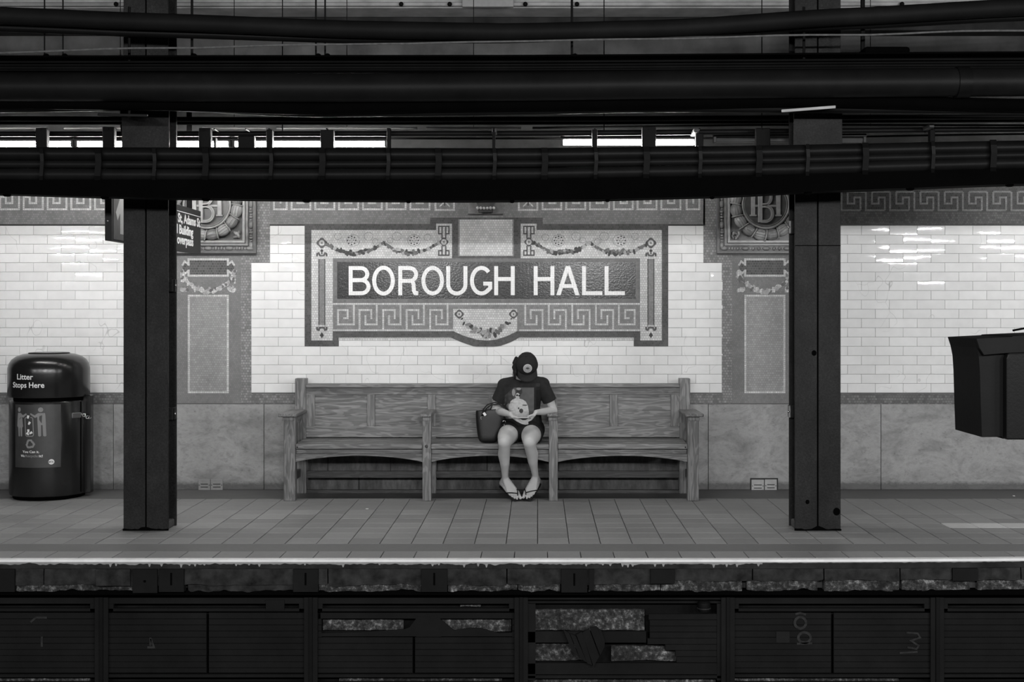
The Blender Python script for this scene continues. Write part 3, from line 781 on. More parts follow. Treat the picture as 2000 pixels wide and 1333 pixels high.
# ---- medallions
def ring_pts(cx, cy, r, n=48, a0=0, a1=2*PI): return [(wx(cx)+r/217*math.cos(a0+(a1-a0)*i/n), wz(cy)+r/217*math.sin(a0+(a1-a0)*i/n)) for i in range(n+(0 if abs(a1-a0-2*PI) < .01 else 1))]
def medallion(cx, label):
    cy = 401; S = 1/217.0; X0, Z0 = wx(cx), wz(cy)
    rt = empty('medallion', (X0, WD, Z0-96*S), label, 'medallion', 'terracotta monogram medallions')
    MB().box(X0-95*S, X0+95*S, WD-.03, WD-.0022, Z0-96*S, Z0+96*S).build('back_plate', M['terrad'], rt, bevel=.004)
    def sq(r, wpx, y0, y1, nm, mt):
        MB().ribbon([(X0-r*S, Z0-r*S), (X0+r*S, Z0-r*S), (X0+r*S, Z0+r*S), (X0-r*S, Z0+r*S)], wpx*S, y0, y1, True).build(nm, mt, rt, bevel=.004)
    sq(92, 6, WD-.045, WD-.028, 'outer_fillet', M['terrad'])
    sq(77.5, 5, WD-.055, WD-.028, 'inner_fillet', M['terra'])
    sq(72, 5, WD-.068, WD-.028, 'inner_moulding', M['terral'])
    # bead and reel
    for side in range(4):
        p = -88; ca, sa = (1, 0) if side % 2 == 0 else (0, 1); sg = 1 if side in (0, 3) else -1
        k = 0
        while p < 84:
            L = (15, 3, 6, 3, 6, 3)[k % 6]; rr = (4.4, 2.6, 4.2, 2.6, 4.2, 2.6)[k % 6]
            c = p+L/2+.5; L2 = L/2
            off = 85*sg*(-1)
            cc = Vector((X0+(c*ca+off*sa*-1)*S, WD-.032, Z0+(c*sa+off*ca)*S))
            ax = Vector((ca, 0, sa))*L2*S; ay = Vector((0, -rr*S*1.2, 0)); az = Vector((sa, 0, -ca))*rr*S
            MB().ell(cc, ay, az, ax, 10, 6).build('bead', M['terra'] if k % 2 == 0 else M['terral'], rt, smooth=True)
            p += L+.8; k += 1
    # disc and roundel rings
    MB().prism(ring_pts(cx, cy, 45), WD-.036, WD-.028).build('roundel', M['terrad'], rt)
    m = MB()
    def torus(r, rt_, y):
        m2 = MB(); n, k2 = 56, 8; vs = []; fs = []
        for i in range(n):
            a = 2*PI*i/n
            for j in range(k2):
                b = 2*PI*j/k2; rr = (r+rt_*math.cos(b))*S; vs.append((X0+rr*math.cos(a), y-rt_*S*math.sin(b), Z0+rr*math.sin(a)))
        for i in range(n):
            for j in range(k2): fs.append((i*k2+j, ((i+1) % n)*k2+j, ((i+1) % n)*k2+(j+1) % k2, i*k2+(j+1) % k2))
        m2.add(vs, fs); return m2
    torus(45.5, 2.3, WD-.05).build('roundel_ring', M['terral'], rt, smooth=True)
    torus(41.6, 1.2, WD-.042).build('roundel_ring', M['terra'], rt, smooth=True)
    # wreath of leaf bundles
    n = 16
    for i in range(n):
        a = 2*PI*(i+.5)/n+PI/2*0; r = 59.5
        c = Vector((X0+r*S*math.cos(a), WD-.065, Z0+r*S*math.sin(a)))
        tg = Vector((-math.sin(a), 0, math.cos(a))); rd = Vector((math.cos(a), 0, math.sin(a)))
        b = MB().ell(c, rd*11.2*S, Vector((0, -.042, 0)), tg*14.5*S, 16, 9).build('wreath_leaf', M['terral'] if i % 2 else M['terra'], rt, smooth=True)
        v = MB()
        for s in (-.55, 0, .55): v.tube([c+rd*s*9*S+tg*t_*S+Vector((0, -.042*math.sqrt(max(0, 1-(s*.85)**2-(t_/13)**2))-.001, 0)) for t_ in (-9, -5, 0, 5, 9)], .0028, 5)
        v.build('leaf_rib', M['terra'] if i % 2 else M['terral'], b, smooth=True)
        # ribbon tie
        MB().tube([c+tg*11*S+rd*q*S+Vector((0, -.040*math.sqrt(max(0, 1-(q/12)**2)), 0)) for q in (-11, -8, -4, 0, 4, 8, 11)], .006, 6).build('ribbon_tie', M['terral'], rt, smooth=True)
    for sx in (-1, 1):
        for sz in (-1, 1):
            for k in range(6):
                a = R.uniform(0, 2*PI); c = Vector((X0+sx*(60+R.uniform(-8, 6))*S, WD-.04, Z0+sz*(60+R.uniform(-9, 4))*S))
                MB().ell(c, Vector((math.cos(a), 0, math.sin(a)))*R.uniform(4, 7)*S, (0, -.022, 0), Vector((-math.sin(a), 0, math.cos(a)))*2.6*S, 10, 6).build('acanthus_curl', M['terral'] if k % 2 else M['terra'], rt, smooth=True)
    # monogram: H behind, B in front
    def q(a, b): return (X0+a*S, Z0-b*S)
    yH0, yH1 = WD-.058, WD-.036
    for s in (-1, 1):
        MB().prism([q(s*24.5-4, -22), q(s*24.5+4, -22), q(s*24.5+4, 21), q(s*24.5-4, 21)], yH0, yH1).build('monogram_stem', M['terral'], rt, bevel=.003)
        for e in (-22, 21): MB().prism([q(s*24.5-6.5, e-1.6), q(s*24.5+6.5, e-1.6), q(s*24.5+6.5, e+1.6), q(s*24.5-6.5, e+1.6)], yH0, yH1).build('monogram_serif', M['terral'], rt, bevel=.002)
    MB().prism([q(-24, 0), q(24, 0), q(24, 4.2), q(-24, 4.2)], yH0+.004, yH1).build('monogram_bar', M['terral'], rt, bevel=.003)
    yB0 = WD-.070
    MB().prism([q(-15, -33), q(-7, -33), q(-7, 34.5), q(-15, 34.5)], yB0, yH1).build('monogram_stem', M['terral'], rt, bevel=.004)
    def bowl(z0, z1, rx, wpx):
        pts = [(-10, z0)]+[(-1+rx*math.sin(PI*i/14)*1.0, (z0+z1)/2-(z1-z0)/2*math.cos(PI*i/14)) for i in range(15)]+[(-10, z1)]
        MB().ribbon([q(a, b) for a, b in pts], wpx*S, yB0+.001, yH1).build('monogram_bowl', M['terral'], rt)
        MB().ribbon([q(a, b) for a, b in pts[1:-1]], 1.2*S, yB0-.003, yB0+.004).build('monogram_inline', M['terra'], rt)
    bowl(-31, 0, 11, 5.0); bowl(3, 32.5, 14, 5.6)
    return rt
medallion(407, 'square terracotta medallion with BH monogram, left one, partly behind the hanging sign')
medallion(1493.7, 'square terracotta medallion with BH monogram, right one, partly behind the right column')

# ---- station name tablet
tab = empty('station_name_tablet', (wx(950), WD, wz(677)), 'wide mosaic tablet reading BOROUGH HALL set in the white tiled wall', 'sign')
def mx_(X): return 1900-X
outer = [(595, 438), (840, 438), (840, 425.5), (895, 425.5), (1003, 425.5), (1060, 425.5), (1060, 438), (1305, 438), (1305, 677.3), (1238, 677.3), (1238, 659.5)]+[(a, b) for a, b in reversed(CURVE)]+[(661.5, 659.5), (661.5, 677.3), (595, 677.3)]
MB().prism([(wx(a), wz(b)) for a, b in outer], WD-.002, WD+.004).build('border', M['border'], tab)
wbox(608.3, 1292.5, 449.6, 665.5, .003, .002).build('side_field', M['light'], tab)
wbox(852, 883, 437, 504, .0036, .002).build('scroll_field', M['light'], tab); wbox(1017, 1048, 437, 504, .0036, .002).build('scroll_field', M['light'], tab)
wbox(883, 1017, 430, 506, .0042, .002).build('centre_surround', M['border'], tab)
wbox(895, 1003.5, 428.5, 501, .0048, .002).build('centre_surround', M['mid'], tab)
wbox(898, 1001, 429.5, 499.5, .0056, .002).build('centre_panel', M['light'], tab)
wbox(650.3, 1250, 504.8, 648, .0044, .003).build('name_surround', mosaic('mosaic_name_surround', .17, .14, 1.0), tab)
wbox(658.7, 1241.3, 512, 584, .0056, .003).build('name_field', M['name'], tab)
wbox(650.3, 1250, 592, 647.5, .0056, .003).build('key_ground', M['keybg'], tab)
MB().prism([(wx(a), wz(b)) for a, b in ((650, 647.4), (886, 647.4), (905, 656), (930, 663.5), (950, 666), (970, 663.5), (990, 657), (1010, 647.4), (1250.4, 647.4), (1250.4, 665.8), (1238, 665.8), (1238, 659.4))+tuple(reversed(CURVE))+((661.5, 659.4), (661.5, 665.8), (650, 665.8))], WD-.0058, WD-.002).build('border', M['border'], tab)
MB().prism([(wx(a), wz(b)) for a, b in ((885, 604), (1010, 604), (1010, 647), (990, 656.7), (970, 663.2), (950, 665.6), (930, 663.2), (905, 655.7), (885, 647))], WD-.0066, WD-.002).build('garland_field', M['light'], tab)
rib([(650.3, 594.2), (1250, 594.2)], 3.6, .005, .0072).build('key_line', M['line'], tab)
for s in (0, 1):
    f = (lambda a: mx_(a)) if s else (lambda a: a)
    K = lambda p, wd=3.5, hh=.0075: rib([(f(a), b) for a, b in p], wd, .005, hh).build('key_line', M['line'], tab)
    K([(650.3, 645.4), (886, 645.4)], 3.5, .0071)
    K([(691.2, 596), (691.2, 634), (660.3, 634), (660.3, 606), (679.2, 606), (679.2, 621.8), (670.5, 621.8)])
    for i in range(4):
        x = 702.5+46*i
        K([(x, 645), (x, 606), (x+22.8, 606), (x+22.8, 623.7)])
        K([(x+33.7, 596), (x+33.7, 634), (x+11.4, 634), (x+11.4, 616)])
    # side staff
    xc = f(628.8)
    wbox(min(f(622), f(635.6)), max(f(622), f(635.6)), 506, 640, .0046, .003).build('staff', M['keybg'], tab)
    for e in (623, 634.6): wbox(f(e)-1, f(e)+1, 506, 640, .0052, .003).build('staff_edge', M['border'], tab)
    wbox(xc-6, xc+6, 500.5, 504.5, .0056, .003).build('staff_cap', M['line'], tab)
    wbox(xc-6, xc+6, 635, 639.5, .0056, .003).build('staff_cap', M['line'], tab)
    for sy, y in ((1, 498), (-1, 642)):
        for sx in (-1, 1):
            rib([(xc+sx*a, y+sy*b) for a, b in ((0, 2), (4, 1.5), (6, -3), (9, -2), (9.5, 3))], 3.6, .0045, .0060).build('staff_scroll', M['border'], tab)
    MB().prism([(wx(xc+a), wz(b)) for a, b in ((-3.5, 490), (0, 486.5), (3.5, 490), (1, 493), (1.6, 496.5), (-1.6, 496.5), (-1, 493))], WD-.006, WD-.003).build('finial', M['motif_d'], tab)
    MB().prism([(wx(xc+a), wz(b)) for a, b in ((0, 649), (4, 655.3), (0, 661), (-4, 655.3))], WD-.006, WD-.003).build('finial', M['motif_d'], tab)
    for X_, Y_, r in ((628.8, 475, 9.5), (867, 473, 8)):
        disc(f(X_), Y_, r, .003, .0062, M['border'], tab, 'rosette', 32, star=.12)
        disc(f(X_), Y_, 5.6, .003, .0070, M['line'], tab, 'rosette_centre')
        disc(f(X_), Y_, 1.8, .003, .0076, M['motif_m'], tab, 'rosette_eye')
    # upper scroll device
    for y0, y1 in ((441, 458), (489, 500)):
        X1 = f(867)
        yy, ye = (442.5, 457) if y0 < 450 else (499, 490)
        for sx in (-1, 1):
            rib([(X1+sx*3.6, yy), (X1+sx*3.6, 467 if y0 < 450 else 480)], 2.6, .0036, .0056).build('scroll_line', M['border'], tab)
            rib([(X1+sx*3.6, ye), (X1+sx*10, ye), (X1+sx*10, yy), (X1, yy)], 2.6, .0036, .0056).build('scroll_line', M['border'], tab)
    # swags
    g1 = [(638, 478), (648, 483), (655, 487.5)]+[(660+x, 490+4.5*math.sin(PI*x/64)) for x in range(0, 65, 5)]+[(733, 485), (742, 479), (748, 476)]
    g2 = [(752, 476), (760, 481), (768, 487)]+[(773+x, 489+5*math.sin(PI*x/58)) for x in range(0, 59, 5)]+[(838, 486), (848, 480), (858, 475)]
    garland(tab, [(f(a), b) for a, b in g1], 10, 11+s); garland(tab, [(f(a), b) for a, b in g2], 10, 21+s)
    disc(f(750), 475.5, 4.5, .003, .0056, M['motif_l'], tab, 'fruit')
    for X_ in (687, 809):
        Y_ = 470
        for k in range(8):
            a = 2*PI*k/8
            disc(f(X_)+8*math.cos(a), Y_+8*math.sin(a), 1.5, .003, .0045, M['motif_d'] if k % 1 == 0 else M['motif_m'], tab, 'star_dot', 6)
            if k % 2 == 0: disc(f(X_)+3.6*math.cos(a), Y_+3.6*math.sin(a), .9, .003, .0045, M['motif_d'], tab, 'star_dot', 6)
    for X_, Y_, r in ((720, 462, 9), (733, 472, 6), (775, 462, 9), (762, 470, 6), (660, 462, 7), (835, 464, 7), (690, 470, 13), (809, 470, 13)):
        rib([(f(X_)+r*math.cos(q*.5), Y_+r*math.sin(q*.5)*.9) for q in range(13)], 1.2, .0026, .0036).build('faint_scroll', M['motif_f'], tab)
    # lower swag roses
    disc(f(897), 614, 8.2, .0066, .0082, M['border'], tab, 'rosette', 32, star=.1)
    disc(f(897), 614, 4.8, .0066, .009, M['line'], tab, 'rosette_centre'); disc(f(897), 614, 1.6, .0066, .0096, M['motif_m'], tab, 'rosette_eye')
lg = [(902, 623), (906, 630), (911, 636)]+[(915+x, 637+16*math.sin(PI*x/70)**.8) for x in range(0, 71, 5)]+[(989, 635), (994, 629), (998, 623)]
m = tab
def shiftg(pts): return pts
r0 = random.Random(5)
for i, (a, b) in enumerate(lg):
    t = i/(len(lg)-1); k = math.sin(PI*t)**.5
    for j in range(3 if 2 < i < len(lg)-3 else 1):
        cx, cy = a+r0.uniform(-2, 2), b+r0.uniform(-.45, .45)*15*k; ang = r0.uniform(0, PI); L, Wd = r0.uniform(4.5, 7.5)*(.4+.6*k), r0.uniform(2.8, 4.2)*(.4+.6*k)
        pl = [(cx+L*math.cos(q)*math.cos(ang)-Wd*math.sin(q)*math.sin(ang), cy+L*math.cos(q)*math.sin(ang)+Wd*math.sin(q)*math.cos(ang)) for q in [2*PI*z/8 for z in range(8)]]
        MB().prism([(wx(p), wz(q)) for p, q in pl], WD-.0080-r0.uniform(0, .002), WD-.0066).build('leaf', [M['motif_d'], M['motif_m'], M['mid'], M['motif_l']][min(3, int(r0.random()*4))], tab)
# letters
LW = 7.7; T_, B_ = 520.2+LW/2, 577-LW/2
def arc(cx, cy, rx, ry, a0, a1, n=16): return [(cx+rx*math.cos(math.radians(a0+(a1-a0)*i/n)), cy+ry*math.sin(math.radians(a0+(a1-a0)*i/n))) for i in range(n+1)]
def letter(ch, paths):
    m = MB()
    for i, (p, closed) in enumerate(paths): rib(p, LW, .005, .0085+.00015*i, closed, m)
    m.build('letter', M['letter'], tab)
h = LW/2
def stemp(x): return ([(x, 520.2), (x, 577)], False)
midy = 547.5
letter('B', [stemp(681.3+h), ([(682, T_)]+arc(705, (T_+midy)/2, 12.5, (midy-T_)/2, -90, 90)+[(685, midy)], False), ([(685, midy+.5)]+arc(706, (midy+B_)/2, 14, (B_-midy)/2, -90, 90)+[(682, B_)], False)])
letter('O', [(arc(749.2, 548.6, 22.1-h, 29.2-h, 0, 345, 30), True)])
letter('R', [stemp(778+h), ([(779, T_)]+arc(800, (T_+549)/2, 13, (549-T_)/2, -90, 90)+[(782, 549)], False), ([(798, 549)]+arc(800.5, 557.5, 7.5, 9, -80, 0, 8)+[(808.5, 568), (811, 573), (817, 573.2)], False)])
letter('O', [(arc(845.2, 548.6, 22.1-h, 28.8-h, 0, 345, 30), True)])
letter('U', [([(871.6+h, 520.2), (871.6+h, 556)]+arc(892.3, 556, 20.7-h, 21.5-h, 180, 0)+[(913-h, 556), (913-h, 520.2)], False)])
letter('G', [(arc(940.5, 548.6, 22.5-h, 28.8-h, -42, -318, 26), False), ([(944, 554.5), (957.5, 554.5), (957.5, 563), (951, 569.5)], False)])
letter('H', [stemp(965.2+h), stemp(1005.3-h), ([(966, 545.5), (1004, 545.5)], False)])
letter('H', [stemp(1042.5+h), stemp(1082.8-h), ([(1043, 545.5), (1082, 545.5)], False)])
mA = MB()
for i, q in enumerate((((1086.4, 577), (1094.8, 577), (1113.4, 520.2), (1105, 520.2)), ((1132, 577), (1123.6, 577), (1105, 520.2), (1113.4, 520.2)), ((1092, 555.5), (1126, 555.5), (1126, 563), (1092, 563)))):
    mA.prism([(wx(a), wz(b)) for a, b in q], WD-.0085-.00015*i, WD-.005)
mA.build('letter', M['letter'], tab)
letter('L', [([(1136.8+h, 520.2), (1136.8+h, B_), (1176.4, B_)], False)])
letter('L', [([(1180.7+h, 520.2), (1180.7+h, B_), (1220.3, B_)], False)])
for o in tab.children:
    if o.name.startswith('letter') and False: pass

# ---- corbel above the tablet
cb = empty('corbel', (wx(949), WD-.01, wz(418)), 'small carved terracotta console above the name tablet', 'ornament')
wbox(915, 982, 340, 418, .006, -.01).build('corbel_plate', M['terra'], cb, bevel=.003)
wbox(915, 983, 417, 419.5, .022, 0).build('corbel_shelf', M['terrad'], cb)
MB().loft([((wx(949), WD-.03, wz(416)), (.062, 0, 0), (0, .028, 0)), ((wx(949), WD-.045, wz(409)), (.078, 0, 0), (0, .045, 0)), ((wx(949), WD-.05, wz(404)), (.07, 0, 0), (0, .05, 0)), ((wx(949), WD-.06, wz(396)), (.09, 0, 0), (0, .06, 0)), ((wx(949), WD-.07, wz(360)), (.11, 0, 0), (0, .07, 0))], 24).build('corbel_body', M['terrad'], cb, smooth=True)
for i in range(6):
    x = 933.5+i*6.3; MB().ell((wx(x), WD-.085, wz(408)), (.014, 0, 0), (0, .014, 0), (0, 0, .014), 10, 8).build('corbel_bead', M['letter'] if 0 else plain('pale_bead_glaze', .5, .2, .1), cb, smooth=True)
for i in range(4):
    x = 933+i*10.5; MB().ell((wx(x), WD-.12, wz(395)), (.018, 0, .006), (0, .014, 0), (-.004, 0, .012), 10, 8).build('corbel_leaf', M['terra'], cb, smooth=True)

# ---- vent plates
def vent(a, b, y0, y1, lab, tilt=0, mt='plate', d=.018):
    rt = MB().box(wx(a), wx(b), WD-.012-.008, WD-.0121, wz(y1), wz(y0)).build('vent_plate', M[mt], bevel=.003, label=lab, cat='vent', group='painted vent plates low on the marble wall')
    for k in range(2):
        yy = y0+(y1-y0)*(.42+.25*k)
        MB().box(wx(a+(b-a)*.2), wx(a+(b-a)*.82), WD-.0212, WD-.0195, wz(yy+.8), wz(yy-.8)).build('slot', M['slot'], rt)
        MB().box(wx(a+(b-a)*.2), wx(a+(b-a)*.82), WD-.0225, WD-.0195, wz(yy-.8), wz(yy-2.2)).build('louvre', M[mt], rt)
    for k in (.08, .92): disc_o = MB().ell((wx(a+(b-a)*k), WD-.0205, wz((y0+y1)/2)), (.004, 0, 0), (0, .003, 0), (0, 0, .004), 8, 6).build('screw', M['slot'], rt)
M['plate2'] = plain('marble_grey_plate', .24, .55, .12, 20)
vent(388.5, 411.5, 936, 959, 'left plate of the pale louvred pair below the left pilaster', mt='plate2'); vent(412.5, 436, 936, 959, 'right plate of the pale louvred pair below the left pilaster', mt='plate2')
vent(1467, 1491.5, 937, 961.5, 'left plate of the whitish louvred pair right of the bench'); vent(1493, 1516.5, 936.5, 961, 'right plate of the whitish louvred pair right of the bench')
MB().box(wx(1464.5), wx(1519), WD-.0145, WD-.0118, wz(957), wz(934)).build('vent_recess', M['slot'], mw)

# ================================================================ COLUMNS
def column(Xa, Xb, side, label):
    """built-up steel column: split front flange, web, rear flange"""
    d0, d1 = 9.37, 9.60; x0 = (Xa-1050)/F*d0; x1 = (Xb-1050)/F*d0; xm = (x0+x1)/2; top = 4.74
    rt = empty('steel_column', ((x0+x1)/2, (d0+d1)/2, 0), label, 'column', 'riveted steel columns on the platform')
    for (a, b) in ((x0, xm-.005), (xm+.005, x1)):
        MB().box(a, b, d0, d0+.018, .0, top).build('front_flange', M['col'], rt, bevel=.003)
        MB().box(a, b, d1-.018, d1, .0, top).build('rear_flange', M['col'], rt, bevel=.003)
    MB().box(xm-.004, xm+.004, d0+.012, d1-.012, 0, top).build('web', M['soot_shade'], rt)
    for s in (-1, 1): MB().box(xm+s*.012-.006, xm+s*.012+.006, d0+.018, d1-.018, 0, top).build('web_plate', M['iron'], rt)
    # concrete fillet at the base between the flanges
    m = MB(); m.loft([((xm, (d0+d1)/2, 0), ((x1-x0)*.46, 0, 0), (0, .1, 0)), ((xm, (d0+d1)/2, .05), ((x1-x0)*.44, 0, 0), (0, .14, 0)), ((xm, (d0+d1)/2, .085), ((x1-x0)*.3, 0, 0), (0, .12, 0))], 4) if False else m.box(x0+.012, x1-.012, d0+.0181, d1-.0181, .0, .055)
    m.build('base_fill', M['concrete'], rt, bevel=.01)
    m = MB(); n = 40; vs = []
    for i in range(n+1):
        x = x0-.004+(x1-x0+.008)*i/n; hh = .012+.018*max(0, 1-abs(x-xm)/.05)+.010*noise.noise(Vector((x*25, Xa, 0)))
        vs += [(x, d0-.006, -.001), (x, d0-.006, max(.004, hh)), (x, d0+.001, max(.004, hh)), (x, d0+.001, -.001)]
    fs = []
    for i in range(n):
        a = 4*i; b = a+4; fs += [(a, b, b+1, a+1), (a+1, b+1, b+2, a+2)]
    m.add(vs, fs); m.build('base_grime', M['soot_shade'], rt)
    return rt, x0, x1, d0, d1
c1, x0, x1, d0, d1 = column(241, 328.5, 1, 'dark steel column in front of the left pilaster beside the litter bin')
def strap(rt, Xa, Xb, Ya, Yb, d, s):
    a, b = sorted(((Xa-1050)/F*d, (Xb-1050)/F*d)); z1, z0 = H-(Ya-610)/F*d, H-(Yb-610)/F*d
    o = MB().box(a, b, d-.10, d+.004, z0, z1).build('strap_clamp', M['col'], rt, bevel=.003)
    e = b if s > 0 else a
    MB().box(min(e, e+s*.014), max(e, e+s*.014), d-.10, d-.09, z0+.002, z1-.002).build('clamp_tab', plain('dull_steel', .25, .4, .2) if s < 0 else M['pipe'], o, bevel=.002)
    MB().ell((e+s*.016, d-.10, (z0+z1)/2), (.009, 0, 0), (0, .007, 0), (0, 0, .009), 10, 8).build('clamp_bolt', M['steel'], o, smooth=True)
strap(c1, 331, 346, 546, 570.5, 9.58, 1); strap(c1, 331, 345, 795, 818.5, 9.58, 1)
MB().box(P(331, 0, 9.6).x, P(345.5, 0, 9.6).x, 9.60, 9.66, H-(390-610)/F*9.6, 4.2).build('side_channel', M['iron'], c1) if False else None
c2, x0b, x1b, _, _ = column(1552.5, 1642, -1, 'dark steel column in front of the right pilaster')
strap(c2, 1540, 1550, 433, 458, 9.58, -1); strap(c2, 1539, 1550, 791, 814.5, 9.58, -1)
for (c, a, b, d) in ((c2, x0b, x1b, 9.37), ):
    for Xs, Ys, r in ((1577, 981, 4), (1634, 1000, 7), (1590, 690, 5)):
        p = P(Xs, Ys, d); MB().ell((p.x, d-.0005, p.z), (r/267, 0, 0), (0, .0015, 0), (0, 0, r/240), 12, 6).build('paint_chip', M['soot_shade'], c)
    z = P(0, 480, d).z; MB().box(a, b, d-.0012, d+.001, z-.003, z+.003).build('splice_line', M['soot_shade'], c)
for c, x0_, x1_ in ((c1, x0, x1), (c2, x0b, x1b)):
    zz = 2.98
    MB().box(x0_-.01, x1_+.01, 9.36, 9.372, 2.72, 3.3).build('gusset_plate', M['col'], c, bevel=.003)

# ================================================================ SIGNS
# sign panel on the right rear of the left column (edge-on to the wall)
xs = -2.78; da, db = 9.72, 10.565
sg = empty('wayfinding_sign', (xs, 10.1, 2.0), 'dark enamel street sign hanging behind the left column, ending in overpass', 'sign')
def sz(X, Y): d = xs/(X-1050)*F; return H-(Y-610)/F*d
zb, zt = 2.08, 2.435
zt = H-(413-610)/F*db; zb = H-(498-610)/F*db
MB().box(xs-.022, xs, da, db, zb, zt).build('panel', M['signb'], sg, bevel=.002)
MB().box(xs, xs+.0015, da, db, zt-.051, zt-.046).build('rule_line', M['white'], sg)
def sgn_text(t, Xa, Xb, z, size):
    # reads with growing depth; fitted between two depths along the panel
    da_, db_ = xs/(Xa-1050)*F, xs/(Xb-1050)*F
    m = text_mb(t, size, .0028, 1.0, lambda c: (xs+.001+c.z, c.x, z+c.y), align='LEFT')
    lo, hi = min(v[1] for v in m.v), max(v[1] for v in m.v)
    m.v = [(a, da_+(b-lo)/(hi-lo)*(db_-da_), c) for a, b, c in m.v]
    m.build('text', M['white'], sg)
sgn_text('St, Adams St', 347.5, 391, 2.300, .098)
sgn_text('al Building', 341, 377, 2.2115, .098)
sgn_text('overpass', 345.8, 377.3, 2.133, .098)
MB().tube([(xs-.01, 10.25, zt), (xs-.01, 10.25, 3.2)], .022, 8).build('hanger', M['iron'], sg)
# arrow sign box left of the left column
ax_ = -3.245
ab = empty('arrow_sign', (ax_, 10.1, 2.15), 'dark boxed sign with pale upward arrow, left of the left column', 'sign')
zb = H-(470-610)/F*9.75
MB().box(ax_-.052, ax_, 9.75, 10.55, zb, zb+.62).build('box', M['signb'], ab, bevel=.003)
MB().box(ax_, ax_+.003, 9.79, 10.54, zb+.012, zb+.61).build('face', M['signg'], ab)
mm = MB(); ym = 9.985
arw = [(-.05, 0.06), (.05, .06), (.05, .22), (.11, .16), (.15, .22), (0, .40), (-.15, .22), (-.11, .16), (-.05, .22)]
mm.add([(ax_+.0035, ym+a, zb+b) for a, b in arw]+[(ax_+.005, ym+a, zb+b) for a, b in arw], [tuple(range(9)), tuple(range(17, 8, -1))]+[(i, (i+1) % 9, (i+1) % 9+9, i+9) for i in range(9)])
mm.build('arrow', M['signa'], ab)
MB().ell((ax_-.03, 9.748, zb+.15), (.008, 0, 0), (0, .004, 0), (0, 0, .008), 10, 6).build('screw', M['steel'], ab)
MB().tube([(ax_-.026, 10.1, zb+.6), (ax_-.026, 10.1, 3.3)], .02, 8).build('hanger', M['iron'], ab)

# ================================================================ BENCH
bn = empty('bench', (-.4, 11.0, 0), 'long oak bench with three bays, panelled back and armrests against the wall', 'bench')
DF, DR = 10.83, 11.27
def fx(X): return (X-1050)/F*DF
def wb(name, x0, x1, y0, y1, z0, z1, mat, bev=.004, parent=None):
    return MB().box(x0, x1, y0, y1, z0, z1).build(name, M[mat], parent or bn, bevel=bev)
for (a, b) in ((554, 576.5), (825, 842), (1072.3, 1089.5), (1343, 1365)):
    lg_ = wb('front_leg', fx(a), fx(b), DF, DF+.085, 0, .715, 'woodz', .005)
    if a == 825: MB().ell((fx(833), DF-.001, H-(872.5-610)/F*DF), (.014, 0, 0), (0, .004, 0), (0, 0, .014), 12, 6).build('plug', M['woodd'], lg_)
for (a, b, top) in ((-2.137, -2.038, 1.016), (1.249, 1.344, 1.016)):
    wb('rear_post', a, b, DR, DR+.10, 0, top, 'woodz', .006)
for (a, b) in ((-.955, -.895), (.10, .165)): wb('rear_post', a, b, DR+.01, DR+.09, 0, .60, 'woodz', .004)
# armrests
for (a, b, nm) in ((545.5, 581.6, 0), (822.5, 843.5, 1), (1068.5, 1090.5, 1), (1337, 1373, 0)):
    xa, xb = fx(a), fx(b)
    arm = MB().box(xa, xb, DF-.06, DR+(.02 if nm else 0), .716, .744).build('armrest', M['woody'], bn, bevel=.008)
    wb('arm_block', fx(a)+.03 if not nm else fx(a)+.012, fx(b)-.03 if not nm else fx(b)-.012, DF-.012, DF, .68, .716, 'woodz', .003)
    c = (xa+xb)/2 if nm else (fx(565) if a < 700 else fx(1354))
    wb('side_rail', c-.02, c+.02, DF+.085, DR, .64, .714, 'woody', .003)
    wb('side_rail', c-.02, c+.02, DF+.085, DR, .36, .455, 'woody', .003)
    if not nm:
        for q in (.11, .22, .33): wb('side_slat', c-.012, c+.012, DF+.085+q-.03, DF+.085+q+.03, .455, .64, 'woodz', .002)
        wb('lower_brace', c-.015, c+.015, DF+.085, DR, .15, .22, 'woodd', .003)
# seat: front edge board + two boards
bays = [(fx(576.5), fx(825)), (fx(842), fx(1072.3)), (fx(1089.5), fx(1343))]
for i, (a, b) in enumerate(bays):
    l = a+.002 if i == 0 else a+.001; r_ = b-.001
    if i == 0: l = fx(577.5)
    wb('seat_front_board', l, r_, DF-.01, DF+.10, .440, .484, 'woodx', .007)
    ex_a, ex_b = a-(.0 if i == 0 else .035), b+(.0 if i == 2 else .035)
    wb('seat_board', ex_a, ex_b, DF+.102, DF+.27, .452, .486, 'woodx', .004)
    wb('seat_board', ex_a, ex_b, DF+.272, DR+.02, .454, .489, 'woodx', .004)
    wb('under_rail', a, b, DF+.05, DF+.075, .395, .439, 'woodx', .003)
    # arched apron
    n = 20; z_top = H-(887-610)/F*(DF+.02); ze = H-(903.5-610)/F*(DF+.02); zm = H-(891-610)/F*(DF+.02)
    poly = [(a, z_top), (b, z_top)]+[(b-(b-a)*k/n, ze+(zm-ze)*math.sin(PI*k/n)**.75) for k in range(n+1)]
    MB().prism(poly, DF+.02, DF+.045).build('arched_apron', M['woodx'], bn, bevel=.003)
    # lower rear stretcher and floor board, under-bench shade in their colour
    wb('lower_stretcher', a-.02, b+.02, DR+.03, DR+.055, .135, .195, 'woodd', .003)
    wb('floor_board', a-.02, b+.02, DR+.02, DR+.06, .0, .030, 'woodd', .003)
for s, c in ((0, fx(594)), (1, fx(1349)-.02), (2, fx(593))):
    if s < 2: MB().ell((bays[0][0]+.02 if s == 0 else bays[2][1]-.02, DF-.011, .457), (.006, 0, 0), (0, .003, 0), (0, 0, .006), 8, 6).build('bolt_head', M['iron'], bn)
